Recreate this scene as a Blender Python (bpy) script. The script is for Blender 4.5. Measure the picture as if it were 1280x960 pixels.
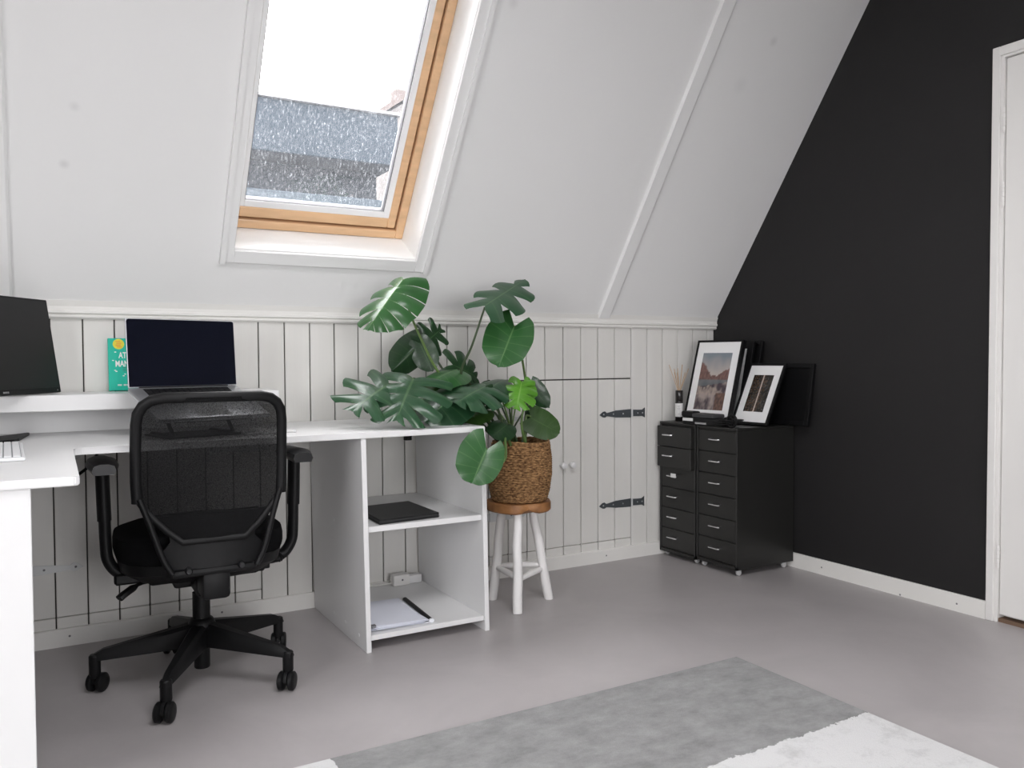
import bpy, bmesh, math, random
from mathutils import Vector, Matrix, noise
random.seed(7)
PI = math.pi
R = math.radians
for o in list(bpy.data.objects):
    bpy.data.objects.remove(o)
S = bpy.context.scene
COL = S.collection

# ------------------------------------------------------------------ camera, sky, light, exposure
YAW, PIT, ROL, TH = 0.5218, 0.03147, 0.00471, 0.96565     # TH = pitch of the roof slope
def camera():
    cy, sy = math.cos(YAW), math.sin(YAW)
    fwd = Vector((sy*math.cos(PIT), cy*math.cos(PIT), -math.sin(PIT)))
    right = Vector((cy, -sy, 0)); down = fwd.cross(right)
    r = math.cos(ROL)*right + math.sin(ROL)*down
    d = -math.sin(ROL)*right + math.cos(ROL)*down
    cam = bpy.data.cameras.new('camera'); o = bpy.data.objects.new('camera', cam); COL.objects.link(o)
    o.matrix_world = Matrix(((r.x, -d.x, -fwd.x, 0), (r.y, -d.y, -fwd.y, 0), (r.z, -d.z, -fwd.z, 1.0), (0, 0, 0, 1)))
    cam.sensor_width = 36; cam.sensor_fit = 'HORIZONTAL'; cam.lens = 1037.7*36/1280
    cam.clip_start = .05; cam.clip_end = 300
    S.camera = o
camera()
W = bpy.data.worlds.new('overcast_sky'); S.world = W; W.use_nodes = True
bg = W.node_tree.nodes['Background']; bg.inputs[0].default_value = (.99, .98, 1.0, 1); bg.inputs[1].default_value = 9.0
def area(name, loc, rot, sx, sy, power, col, portal=False):
    l = bpy.data.lights.new(name, 'AREA'); l.shape = 'RECTANGLE'; l.size = sx; l.size_y = sy
    l.energy = power; l.color = col
    o = bpy.data.objects.new(name, l); COL.objects.link(o); o.location = loc; o.rotation_euler = rot
    if portal: l.cycles.is_portal = True
    return o
# openings the sky shines through: gable window, window behind the camera, flat rooflight added to brighten the floor, roof window (portals only guide the sampling)
GY0, GY1, GZ0, GZ1 = -1.45, .35, .95, 2.20
RX0, RX1, RZ0, RZ1 = .10, 1.40, .55, 1.95
LX0, LX1, LY0, LY1 = .10, 1.35, .10, 1.15
area('portal_gable', (-2.46, (GY0+GY1)/2, (GZ0+GZ1)/2), (0, R(-90), 0), GZ1-GZ0, GY1-GY0, 1, (1, 1, 1), True)
area('portal_rear', ((RX0+RX1)/2, -2.76, (RZ0+RZ1)/2), (R(90), 0, 0), RX1-RX0, RZ1-RZ0, 1, (1, 1, 1), True)
area('portal_added_rooflight', ((LX0+LX1)/2, (LY0+LY1)/2, 2.92), (0, 0, 0), LX1-LX0, LY1-LY0, 1, (1, 1, 1), True)
area('portal_roof_window', (.9735, 2.90, 2.08), (R(90)-TH+R(90), 0, 0), .74, 1.25, 1, (1, 1, 1), True)
S.view_settings.view_transform = 'Standard'; S.view_settings.look = 'None'
S.view_settings.exposure = 0.60; S.view_settings.gamma = 1; S.view_settings.use_curve_mapping = False
S.cycles.use_denoising = True
S.cycles.max_bounces = 10; S.cycles.diffuse_bounces = 6; S.cycles.transparent_max_bounces = 16
S.cycles.sample_clamp_indirect = 6

# ------------------------------------------------------------------ materials
def mat(name, col, rough=.5, metal=0., coat=0., spec=.5, bump=None, var=None, aniso=None):
    """principled material; var=(scale, amount, stretch) lets the colour wander, bump=(scale, strength, stretch)"""
    m = bpy.data.materials.new(name); m.use_nodes = True; nt = m.node_tree; b = nt.nodes['Principled BSDF']
    b.inputs['Base Color'].default_value = (*col, 1); b.inputs['Roughness'].default_value = rough
    b.inputs['Metallic'].default_value = metal; b.inputs['Coat Weight'].default_value = coat
    b.inputs['Specular IOR Level'].default_value = spec
    def nz(scale, st, detail=4):
        tc = nt.nodes.new('ShaderNodeTexCoord'); mp = nt.nodes.new('ShaderNodeMapping'); n = nt.nodes.new('ShaderNodeTexNoise')
        mp.inputs['Scale'].default_value = st; n.inputs['Scale'].default_value = scale; n.inputs['Detail'].default_value = detail
        nt.links.new(tc.outputs['Object'], mp.inputs[0]); nt.links.new(mp.outputs[0], n.inputs['Vector']); return n
    if var:
        n = nz(var[0], var[2]); rp = nt.nodes.new('ShaderNodeValToRGB'); a = var[1]
        rp.color_ramp.elements[0].position = .3; rp.color_ramp.elements[1].position = .7
        rp.color_ramp.elements[0].color = (*[c*(1-a) for c in col], 1); rp.color_ramp.elements[1].color = (*[min(1, c*(1+a)) for c in col], 1)
        nt.links.new(n.outputs['Fac'], rp.inputs[0]); nt.links.new(rp.outputs[0], b.inputs['Base Color'])
    if bump:
        n = nz(bump[0], bump[2]); bp = nt.nodes.new('ShaderNodeBump'); bp.inputs['Strength'].default_value = bump[1]; bp.inputs['Distance'].default_value = .01
        nt.links.new(n.outputs['Fac'], bp.inputs['Height']); nt.links.new(bp.outputs[0], b.inputs['Normal'])
    return m
U = (1, 1, 1)
M = {}
M['slope'] = mat('matt_white_ceiling_paint', (.80, .80, .79), .85, var=(1.2, .012, U), bump=(60, .03, U))
M['plank'] = mat('greyed_white_plank_paint', (.72, .71, .68), .6, var=(3, .02, (8, 1, .5)), bump=(40, .05, (4, 4, .3)))
M['trim'] = mat('ivory_trim_paint', (.78, .77, .74), .5)
M['void'] = mat('dark_gap', (.05, .045, .04), .9)
M['black_wall'] = mat('charcoal_wall_paint', (.0165, .0157, .0162), .65, spec=.30, var=(2, .05, U), bump=(90, .05, U))
M['floor'] = None
M['doorpaint'] = mat('white_door_paint', (.77, .76, .74), .45)
M['white'] = mat('white_melamine', (.765, .765, .765), .34, spec=.35)
M['reveal'] = mat('white_reveal_lacquer', (.88, .88, .87), .5)
M['pine'] = mat('lacquered_pine', (.70, .45, .255), .38, var=(5, .10, (1, 7, 7)), coat=.2)
M['bead'] = mat('white_glazing_bead', (.84, .85, .86), .4)
M['gasket'] = mat('grey_rubber', (.16, .16, .17), .6)
M['blackpl'] = mat('black_plastic', (.0055, .0055, .006), .45, spec=.24, bump=(500, .08, U))
M['blackgl'] = mat('smooth_black_plastic', (.007, .007, .008), .28, spec=.45)
M['fabric'] = mat('black_seat_fabric', (.005, .005, .0055), .95, spec=.08, bump=(600, .3, U))
M['screen'] = mat('dark_glossy_display', (.006, .007, .014), .08, spec=.6)
M['monscreen'] = mat('dark_satin_display', (.008, .008, .0085), .32, spec=.32)
M['alu'] = mat('brushed_aluminium', (.62, .63, .65), .35, metal=.85)
M['steel'] = mat('dark_iron', (.075, .085, .092), .5, metal=.3)
M['zinc'] = mat('pale_painted_iron', (.56, .57, .57), .45, metal=.2)
M['chrome'] = mat('chrome', (.75, .75, .76), .2, metal=1)
M['cab'] = mat('charcoal_lacquered_steel', (.0165, .0163, .0152), .36, spec=.42)
M['caster'] = mat('clear_grey_plastic', (.55, .55, .55), .3)
M['frameblk'] = mat('black_frame_lacquer', (.0045, .0045, .005), .5, spec=.2)
M['mount'] = mat('white_mount_card', (.80, .80, .80), .8)
M['keyw'] = mat('white_keycap', (.82, .83, .84), .4)
M['keyg'] = mat('grey_key_bed', (.36, .37, .39), .5)
M['paper'] = mat('cool_white_paper', (.74, .76, .84), .8)
M['clear'] = mat('frosted_clear_cover', (.80, .82, .86), .35)
M['green'] = mat('teal_book_cover', (.0, .50, .36), .5)
M['yellow'] = mat('yellow_seal', (.80, .72, .05), .5)
M['orange'] = mat('orange_print', (.85, .42, .05), .5)
M['print'] = mat('white_print', (.86, .88, .86), .5)
M['slabwood'] = None
M['whitewash'] = mat('whitewashed_wood', (.80, .79, .78), .7, var=(18, .05, (1, 1, .2)), bump=(30, .35, (1, 1, .25)))
M['petiole'] = mat('green_petiole', (.10, .17, .045), .45)
M['petiole_dk'] = mat('dark_petiole', (.035, .06, .022), .5)
M['soil'] = mat('dark_soil', (.03, .022, .016), .95, bump=(60, 1, U))
M['reed'] = mat('rattan_reed', (.52, .33, .17), .8)
M['bottle'] = mat('black_bottle_glass', (.012, .010, .010), .15)
M['tag'] = mat('white_label', (.74, .74, .73), .7)
M['ink'] = mat('grey_ink', (.30, .30, .30), .7)
M['leather'] = mat('black_case_fabric', (.006, .006, .0065), .6, spec=.3, bump=(200, .3, U))
M['greylid'] = mat('dark_grey_lid', (.045, .045, .047), .5)
M['folio'] = mat('black_folio_cover', (.009, .0095, .010), .5, bump=(300, .15, U))
M['roofgrey'] = mat('blue_grey_cladding', (.013, .019, .0255), .8, spec=.1, var=(.8, .06, U))
M['roofwall'] = mat('grey_recess_wall', (.010, .013, .0165), .8, spec=.1)
M['ledge'] = mat('pale_blue_ledge', (.026, .034, .041), .8, spec=.1)
M['pale'] = mat('pale_render', (.085, .080, .077), .9, spec=.1)
M['pinktile'] = mat('pale_tile_roof', (.070, .058, .054), .9, spec=.1)
M['ground'] = mat('street_ground', (.16, .16, .16), .9)
M['threshold'] = mat('brown_threshold', (.16, .10, .065), .6)

def nodes(m):
    return m.node_tree, m.node_tree.nodes, m.node_tree.links
def floor_mat():
    m = mat('grey_linoleum', (.33, .31, .31), .36, spec=.45); nt, N, L = nodes(m); b = N['Principled BSDF']
    tc = N.new('ShaderNodeTexCoord'); n1 = N.new('ShaderNodeTexNoise'); n1.inputs['Scale'].default_value = 2.2; n1.inputs['Detail'].default_value = 8; n1.inputs['Roughness'].default_value = .65
    n1.inputs['Distortion'].default_value = .6
    rp = N.new('ShaderNodeValToRGB'); rp.color_ramp.elements[0].position = .3; rp.color_ramp.elements[1].position = .72
    rp.color_ramp.elements[0].color = (.355, .333, .334, 1); rp.color_ramp.elements[1].color = (.430, .406, .407, 1)
    L.new(tc.outputs['Object'], n1.inputs['Vector']); L.new(n1.outputs['Fac'], rp.inputs[0]); L.new(rp.outputs[0], b.inputs['Base Color'])
    mr = N.new('ShaderNodeMapRange'); mr.inputs['To Min'].default_value = .30; mr.inputs['To Max'].default_value = .46
    L.new(n1.outputs['Fac'], mr.inputs['Value']); L.new(mr.outputs[0], b.inputs['Roughness'])
    return m
M['floor'] = floor_mat()
def slope_mat():
    """white board ceiling with a few faint round smudges that sit at fixed places on it"""
    m = mat('white_board_ceiling', (.80, .80, .79), .85, spec=.3); nt, N, L = nodes(m); b = N['Principled BSDF']
    tc = N.new('ShaderNodeTexCoord'); acc = None
    for (p, r, a) in (((.121, 2.867, 1.769), .022, .10), ((.093, 2.974, 1.614), .022, .14), ((2.698, 2.491, 2.313), .028, .12), ((1.475, 2.542, 2.238), .03, .10), ((1.12, 3.2, 1.29), .02, .05), ((2.62, 2.60, 2.15), .05, .05)):
        d = N.new('ShaderNodeVectorMath'); d.operation = 'DISTANCE'; d.inputs[1].default_value = p; L.new(tc.outputs['Object'], d.inputs[0])
        mr = N.new('ShaderNodeMapRange'); mr.interpolation_type = 'SMOOTHSTEP'; mr.inputs['From Min'].default_value = 0; mr.inputs['From Max'].default_value = r
        mr.inputs['To Min'].default_value = 1-a; mr.inputs['To Max'].default_value = 1; L.new(d.outputs['Value'], mr.inputs['Value'])
        if acc is None: acc = mr.outputs[0]
        else:
            mm = N.new('ShaderNodeMath'); mm.operation = 'MULTIPLY'; L.new(acc, mm.inputs[0]); L.new(mr.outputs[0], mm.inputs[1]); acc = mm.outputs[0]
    mx = N.new('ShaderNodeVectorMath'); mx.operation = 'SCALE'; mx.inputs[0].default_value = (.80, .80, .795); L.new(acc, mx.inputs['Scale'])
    L.new(mx.outputs[0], b.inputs['Base Color'])
    return m
M['slope'] = slope_mat()
def mesh_mat():
    """open-weave back fabric: fine holes through black threads"""
    m = bpy.data.materials.new('open_weave_mesh'); m.use_nodes = True; nt, N, L = nodes(m); b = N['Principled BSDF']
    b.inputs['Base Color'].default_value = (.006, .006, .0065, 1); b.inputs['Roughness'].default_value = .8; b.inputs['Specular IOR Level'].default_value = .15
    tc = N.new('ShaderNodeTexCoord'); ck = N.new('ShaderNodeTexNoise'); ck.inputs['Scale'].default_value = 420; ck.inputs['Detail'].default_value = 1
    L.new(tc.outputs['Object'], ck.inputs['Vector'])
    mr = N.new('ShaderNodeMapRange'); mr.inputs['From Min'].default_value = .35; mr.inputs['From Max'].default_value = .65; mr.inputs['To Min'].default_value = .035; mr.inputs['To Max'].default_value = .115
    L.new(ck.outputs['Fac'], mr.inputs['Value'])
    tr = N.new('ShaderNodeBsdfTransparent'); mx = N.new('ShaderNodeMixShader'); out = N['Material Output']
    L.new(mr.outputs[0], mx.inputs[0]); L.new(b.outputs[0], mx.inputs[1]); L.new(tr.outputs[0], mx.inputs[2]); L.new(mx.outputs[0], out.inputs[0])
    return m
M['mesh'] = mesh_mat()
def glass_mat():
    """window pane with dried rain specks and runs"""
    m = bpy.data.materials.new('rain_specked_glass'); m.use_nodes = True; nt, N, L = nodes(m); N.remove(N['Principled BSDF']); out = N['Material Output']
    tr = N.new('ShaderNodeBsdfTransparent'); gl = N.new('ShaderNodeBsdfGlossy'); gl.inputs['Roughness'].default_value = .02
    fr = N.new('ShaderNodeFresnel'); fr.inputs['IOR'].default_value = 1.35; m1 = N.new('ShaderNodeMixShader')
    L.new(fr.outputs[0], m1.inputs[0]); L.new(tr.outputs[0], m1.inputs[1]); L.new(gl.outputs[0], m1.inputs[2])
    tl = N.new('ShaderNodeBsdfTranslucent'); tl.inputs[0].default_value = (.9, .93, .97, 1)
    tc = N.new('ShaderNodeTexCoord')
    def layer(scale, st, lo, hi, amt):
        mp = N.new('ShaderNodeMapping'); mp.inputs['Scale'].default_value = st; n = N.new('ShaderNodeTexNoise'); n.inputs['Scale'].default_value = scale; n.inputs['Detail'].default_value = 3
        r = N.new('ShaderNodeMapRange'); r.inputs['From Min'].default_value = lo; r.inputs['From Max'].default_value = hi; r.inputs['To Max'].default_value = amt
        L.new(tc.outputs['Object'], mp.inputs[0]); L.new(mp.outputs[0], n.inputs['Vector']); L.new(n.outputs['Fac'], r.inputs['Value']); return r.outputs[0]
    a = layer(420, (1, .8, .8), .46, .72, .06); b = layer(240, (1, .25, .25), .55, .78, .085); c = layer(6, U, .3, .8, .006)
    s1 = N.new('ShaderNodeMath'); s1.operation = 'ADD'; L.new(a, s1.inputs[0]); L.new(b, s1.inputs[1])
    s2 = N.new('ShaderNodeMath'); s2.operation = 'ADD'; s2.use_clamp = True; L.new(s1.outputs[0], s2.inputs[0]); L.new(c, s2.inputs[1])
    m2 = N.new('ShaderNodeMixShader'); L.new(s2.outputs[0], m2.inputs[0]); L.new(m1.outputs[0], m2.inputs[1]); L.new(tl.outputs[0], m2.inputs[2])
    L.new(m2.outputs[0], out.inputs[0]); return m
M['glass'] = glass_mat()
def rug_mat():
    """short pile rug dyed in torn-edged blocks of grey and off-white"""
    m = mat('grey_white_rug_pile', (.3, .3, .3), .95, spec=.1); nt, N, L = nodes(m); b = N['Principled BSDF']
    tc = N.new('ShaderNodeTexCoord'); sx = N.new('ShaderNodeSeparateXYZ'); L.new(tc.outputs['Object'], sx.inputs[0])
    def noi(sc, det=6, st=U):
        mp = N.new('ShaderNodeMapping'); mp.inputs['Scale'].default_value = st; n = N.new('ShaderNodeTexNoise'); n.inputs['Scale'].default_value = sc; n.inputs['Detail'].default_value = det; n.inputs['Roughness'].default_value = .74
        L.new(tc.outputs['Object'], mp.inputs[0]); L.new(mp.outputs[0], n.inputs['Vector']); return n.outputs['Fac']
    def math_(op, a, c, clamp=False):
        n = N.new('ShaderNodeMath'); n.operation = op; n.use_clamp = clamp
        for i, v in enumerate((a, c)):
            if isinstance(v, (int, float)): n.inputs[i].default_value = v
            else: L.new(v, n.inputs[i])
        return n.outputs[0]
    wob = math_('MULTIPLY', math_('SUBTRACT', noi(26, 8), .5), .075)
    gy = math_('GREATER_THAN', math_('ADD', sx.outputs['Y'], wob), 1.482)      # grey beyond this line
    gx = math_('GREATER_THAN', math_('ADD', sx.outputs['X'], math_('MULTIPLY', wob, .4)), .618)
    g = math_('MULTIPLY', gy, gx)
    r1 = N.new('ShaderNodeValToRGB'); r1.color_ramp.elements[0].position = .32; r1.color_ramp.elements[1].position = .66
    r1.color_ramp.elements[0].color = (.215, .215, .215, 1); r1.color_ramp.elements[1].color = (.335, .335, .335, 1); L.new(noi(10, 15, (1, 1.5, 1)), r1.inputs[0])
    r2 = N.new('ShaderNodeValToRGB'); r2.color_ramp.elements[0].position = .28; r2.color_ramp.elements[1].position = .5
    r2.color_ramp.elements[0].color = (.50, .50, .50, 1); r2.color_ramp.elements[1].color = (.66, .66, .66, 1); L.new(noi(12, 8), r2.inputs[0])
    mx = N.new('ShaderNodeMix'); mx.data_type = 'RGBA'; L.new(g, mx.inputs[0]); L.new(r2.outputs[0], mx.inputs[6]); L.new(r1.outputs[0], mx.inputs[7])
    L.new(mx.outputs[2], b.inputs['Base Color'])
    bp = N.new('ShaderNodeBump'); bp.inputs['Strength'].default_value = .5; bp.inputs['Distance'].default_value = .004; L.new(noi(260, 3), bp.inputs['Height']); L.new(bp.outputs[0], b.inputs['Normal'])
    return m
M['rug'] = rug_mat()
def slab_mat():
    m = mat('live_edge_wood', (.42, .22, .10), .55); nt, N, L = nodes(m); b = N['Principled BSDF']
    tc = N.new('ShaderNodeTexCoord'); n = N.new('ShaderNodeTexNoise'); n.inputs['Scale'].default_value = 14; n.inputs['Detail'].default_value = 6; L.new(tc.outputs['Object'], n.inputs['Vector'])
    r = N.new('ShaderNodeValToRGB'); r.color_ramp.elements[0].position = .3; r.color_ramp.elements[1].position = .65
    r.color_ramp.elements[0].color = (.13, .05, .016, 1); r.color_ramp.elements[1].color = (.36, .165, .058, 1)
    L.new(n.outputs['Fac'], r.inputs[0]); L.new(r.outputs[0], b.inputs['Base Color']); return m
M['slabwood'] = slab_mat()
def basket_mat():
    m = mat('woven_seagrass', (.34, .19, .09), .8, spec=.25); nt, N, L = nodes(m); b = N['Principled BSDF']
    tc = N.new('ShaderNodeTexCoord'); mp = N.new('ShaderNodeMapping'); mp.inputs['Scale'].default_value = (1, 1, 2.6); n = N.new('ShaderNodeTexNoise'); n.inputs['Scale'].default_value = 75; n.inputs['Detail'].default_value = 3
    L.new(tc.outputs['Object'], mp.inputs[0]); L.new(mp.outputs[0], n.inputs['Vector'])
    r = N.new('ShaderNodeValToRGB'); r.color_ramp.elements[0].position = .32; r.color_ramp.elements[1].position = .72
    r.color_ramp.elements[0].color = (.065, .026, .009, 1); r.color_ramp.elements[1].color = (.47, .275, .125, 1)
    L.new(n.outputs['Fac'], r.inputs[0]); L.new(r.outputs[0], b.inputs['Base Color']); return m
M['basket'] = basket_mat()
def leaf_mat(name, col, vein, gloss=.28, under=None):
    m = mat(name, col, gloss, spec=.5, coat=.15); nt, N, L = nodes(m); b = N['Principled BSDF']
    uv = N.new('ShaderNodeUVMap'); uv.uv_map = 'leaf'; sx = N.new('ShaderNodeSeparateXYZ'); L.new(uv.outputs[0], sx.inputs[0])
    def rng(v, lo, hi):
        n = N.new('ShaderNodeMapRange'); n.interpolation_type = 'SMOOTHSTEP'; n.inputs['From Min'].default_value = lo; n.inputs['From Max'].default_value = hi; n.inputs['To Min'].default_value = 1; n.inputs['To Max'].default_value = 0
        L.new(v, n.inputs['Value']); return n.outputs[0]
    rib = rng(sx.outputs[0], .01, .05)
    w = N.new('ShaderNodeMath'); w.operation = 'PINGPONG'; w.inputs[1].default_value = .5; ml = N.new('ShaderNodeMath'); ml.operation = 'MULTIPLY'; ml.inputs[1].default_value = 7
    L.new(sx.outputs[1], ml.inputs[0]); L.new(ml.outputs[0], w.inputs[0]); v = rng(w.outputs[0], .0, .09)
    h = N.new('ShaderNodeMath'); h.operation = 'MULTIPLY'; h.inputs[1].default_value = .45; L.new(v, h.inputs[0])
    mxm = N.new('ShaderNodeMath'); mxm.operation = 'MAXIMUM'; L.new(rib, mxm.inputs[0]); L.new(h.outputs[0], mxm.inputs[1])
    tc = N.new('ShaderNodeTexCoord'); n = N.new('ShaderNodeTexNoise'); n.inputs['Scale'].default_value = 14; L.new(tc.outputs['Object'], n.inputs['Vector'])
    c0 = N.new('ShaderNodeMix'); c0.data_type = 'RGBA'; c0.inputs[6].default_value = (*[c*.75 for c in col], 1); c0.inputs[7].default_value = (*[c*1.25 for c in col], 1); L.new(n.outputs['Fac'], c0.inputs[0])
    c1 = N.new('ShaderNodeMix'); c1.data_type = 'RGBA'; L.new(mxm.outputs[0], c1.inputs[0]); L.new(c0.outputs[2], c1.inputs[6]); c1.inputs[7].default_value = (*vein, 1)
    L.new(c1.outputs[2], b.inputs['Base Color'])
    tl = N.new('ShaderNodeBsdfTranslucent'); tl.inputs[0].default_value = (*[min(1, c*1.6) for c in col], 1)
    ms = N.new('ShaderNodeMixShader'); ms.inputs[0].default_value = .16; out = N['Material Output']
    L.new(b.outputs[0], ms.inputs[1]); L.new(tl.outputs[0], ms.inputs[2]); L.new(ms.outputs[0], out.inputs[0])
    return m
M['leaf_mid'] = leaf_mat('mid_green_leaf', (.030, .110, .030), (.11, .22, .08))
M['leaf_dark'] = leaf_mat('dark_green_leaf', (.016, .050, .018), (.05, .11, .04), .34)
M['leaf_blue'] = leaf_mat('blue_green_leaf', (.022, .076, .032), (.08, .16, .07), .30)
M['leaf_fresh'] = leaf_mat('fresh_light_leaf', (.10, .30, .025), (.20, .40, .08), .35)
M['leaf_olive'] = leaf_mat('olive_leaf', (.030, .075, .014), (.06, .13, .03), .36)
def vcol_mat(name, rough=.5):
    m = mat(name, (.5, .5, .5), rough); nt, N, L = nodes(m); a = N.new('ShaderNodeVertexColor'); a.layer_name = 'ink'
    L.new(a.outputs[0], N['Principled BSDF'].inputs['Base Color']); return m
M['photo'] = vcol_mat('printed_photograph', .25)

# ------------------------------------------------------------------ mesh helpers
def link(o, parent=None, label=None, cat=None, group=None, kind=None):
    if o.name not in COL.objects: COL.objects.link(o)
    if parent: o.parent = parent
    if label: o['label'] = label
    if cat: o['category'] = cat
    if group: o['group'] = group
    if kind: o['kind'] = kind
    return o
def obj(name, bm, m, parent=None, smooth=False, **kw):
    me = bpy.data.meshes.new(name); bmesh.ops.recalc_face_normals(bm, faces=bm.faces[:]) if not kw.pop('keepn', False) else None
    if smooth:
        for f in bm.faces: f.smooth = True
    bm.to_mesh(me); bm.free()
    if smooth:
        try: me.set_sharp_from_angle(angle=R(38))
        except Exception: pass
    for x in (m if isinstance(m, (list, tuple)) else [m]): me.materials.append(M[x] if isinstance(x, str) else x)
    return link(bpy.data.objects.new(name, me), parent, **kw)
def thing(name, label, cat, loc=(0, 0, 0), rz=0, group=None, kind=None):
    o = bpy.data.objects.new(name, None); o.empty_display_size = .05; o.location = loc; o.rotation_euler = (0, 0, rz)
    return link(o, None, label, cat, group, kind)
def copy_tree(o, parent=None):
    c = o.copy(); COL.objects.link(c); c.parent = parent
    for ch in [x for x in bpy.data.objects if x.parent == o]: copy_tree(ch, c)
    return c
def new(): return bmesh.new()
def box(bm, x0, x1, y0, y1, z0, z1, bev=0., seg=1, fn=None):
    t = bmesh.new(); bmesh.ops.create_cube(t, size=1)
    for v in t.verts: v.co = Vector(((x0+x1)/2+v.co.x*(x1-x0), (y0+y1)/2+v.co.y*(y1-y0), (z0+z1)/2+v.co.z*(z1-z0)))
    if bev: bmesh.ops.bevel(t, geom=t.edges[:], offset=bev, segments=seg, affect='EDGES', profile=.5)
    merge(bm, t, fn); return bm
def merge(bm, t, fn=None, mi=0):
    vm = {}
    for v in t.verts: vm[v] = bm.verts.new(fn(v.co) if fn else v.co)
    for f in t.faces:
        try: g = bm.faces.new([vm[v] for v in f.verts]); g.material_index = mi or f.material_index; g.smooth = f.smooth
        except ValueError: pass
    t.free()
def prism(bm, pts, depth, fr, bev=0.):
    """polygon pts (u,v) extruded by depth; fr(u,v,w)->xyz"""
    n = len(pts); a = [bm.verts.new(fr(u, v, 0)) for u, v in pts]; b = [bm.verts.new(fr(u, v, depth)) for u, v in pts]
    bm.faces.new(a); bm.faces.new(b[::-1])
    for i in range(n): bm.faces.new([a[i], b[i], b[(i+1) % n], a[(i+1) % n]])
    return bm
def tube(bm, path, rad, seg=10, closed=False, flat=None, up=None, cap=True):
    """sweep a circle (or an ellipse: flat = ratio along 'up') along path"""
    P = [Vector(p) for p in path]; n = len(P); rings = []
    prevx = None
    for i, p in enumerate(P):
        if closed: d = P[(i+1) % n]-P[i-1]
        else: d = P[min(i+1, n-1)]-P[max(i-1, 0)]
        d.normalize()
        if up is not None: x = Vector(up)-d*d.dot(Vector(up))
        elif prevx is None:
            h = Vector((0, 0, 1)) if abs(d.z) < .9 else Vector((1, 0, 0)); x = h-d*d.dot(h)
        else: x = prevx-d*d.dot(prevx)
        x.normalize(); prevx = x; y = d.cross(x); r = rad[i] if isinstance(rad, (list, tuple)) else rad
        fx = r*(flat or 1)
        rings.append([bm.verts.new(p+x*fx*math.cos(a)+y*r*math.sin(a)) for a in [2*PI*k/seg for k in range(seg)]])
    m = n if closed else n-1
    for i in range(m):
        A, Bq = rings[i], rings[(i+1) % n]
        for k in range(seg): bm.faces.new([A[k], A[(k+1) % seg], Bq[(k+1) % seg], Bq[k]])
    if cap and not closed: bm.faces.new(rings[0][::-1]); bm.faces.new(rings[-1])
    return bm
def lathe(bm, prof, c=(0, 0, 0), seg=24, axis='z', fn=None):
    rings = []
    for r, z in prof:
        ring = []
        for k in range(seg):
            a = 2*PI*k/seg; p = Vector((r*math.cos(a), r*math.sin(a), z))
            if axis == 'x': p = Vector((p.z, p.x, p.y))
            if axis == 'y': p = Vector((p.x, p.z, p.y))
            p += Vector(c); ring.append(bm.verts.new(fn(p) if fn else p))
        rings.append(ring)
    for A, Bq in zip(rings, rings[1:]):
        for k in range(seg): bm.faces.new([A[k], A[(k+1) % seg], Bq[(k+1) % seg], Bq[k]])
    bm.faces.new(rings[0][::-1]); bm.faces.new(rings[-1]); return bm
def bez(p, n=12):
    """Catmull-Rom through points"""
    P = [Vector(q) for q in p]; P = [2*P[0]-P[1]]+P+[2*P[-1]-P[-2]]; out = []
    for i in range(1, len(P)-2):
        for k in range(n):
            t = k/n; a, b, c, d = P[i-1:i+3]
            out.append(.5*((2*b)+(c-a)*t+(2*a-5*b+4*c-d)*t*t+(3*b-a-3*c+d)*t**3))
    out.append(P[-2]); return out
def lerp_tab(tab, t):
    for (a, va), (b, vb) in zip(tab, tab[1:]):
        if t <= b: return va+(vb-va)*(t-a)/(b-a) if b > a else vb
    return tab[-1][1]
def textmesh(name, body, size, m, parent, mw, ext=.0004):
    cu = bpy.data.curves.new(name, 'FONT'); cu.body = body; cu.size = size; cu.extrude = ext; cu.offset = .0007; cu.align_x = 'CENTER'; cu.align_y = 'CENTER'; cu.resolution_u = 3
    t = bpy.data.objects.new('temporary_text', cu); COL.objects.link(t); bpy.context.view_layer.update()
    me = bpy.data.meshes.new_from_object(t.evaluated_get(bpy.context.evaluated_depsgraph_get())); bpy.data.objects.remove(t); bpy.data.curves.remove(cu)
    me.transform(mw); me.materials.clear(); me.materials.append(M[m]); me.name = name
    return link(bpy.data.objects.new(name, me), parent)
def frame_mx(o, u, v, n):
    return Matrix(((u[0], v[0], n[0], o[0]), (u[1], v[1], n[1], o[1]), (u[2], v[2], n[2], o[2]), (0, 0, 0, 1)))

# ================================================================== SETTING
YA, XB = 3.28, 3.12                      # plank face of the knee wall, face of the dark wall
XL, YF, ZC = -2.30, -2.60, 2.75          # left gable, rear wall, flat ceiling (all out of frame)
Y0, Z0 = 3.277, 1.176                    # foot of the roof slope
CT, ST = math.cos(TH), math.sin(TH)
def SP(x, s, o=0.): return Vector((x, Y0-s*CT+o*ST, Z0+s*ST+o*CT))   # point on the slope: s up the slope, o outwards
SC = (ZC-Z0)/ST; YC = Y0-SC*CT
bm = new(); box(bm, XL-.15, XB+.15, YF-.15, YA+.35, -.12, 0); obj('floor', bm, 'floor', kind='structure')
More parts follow.
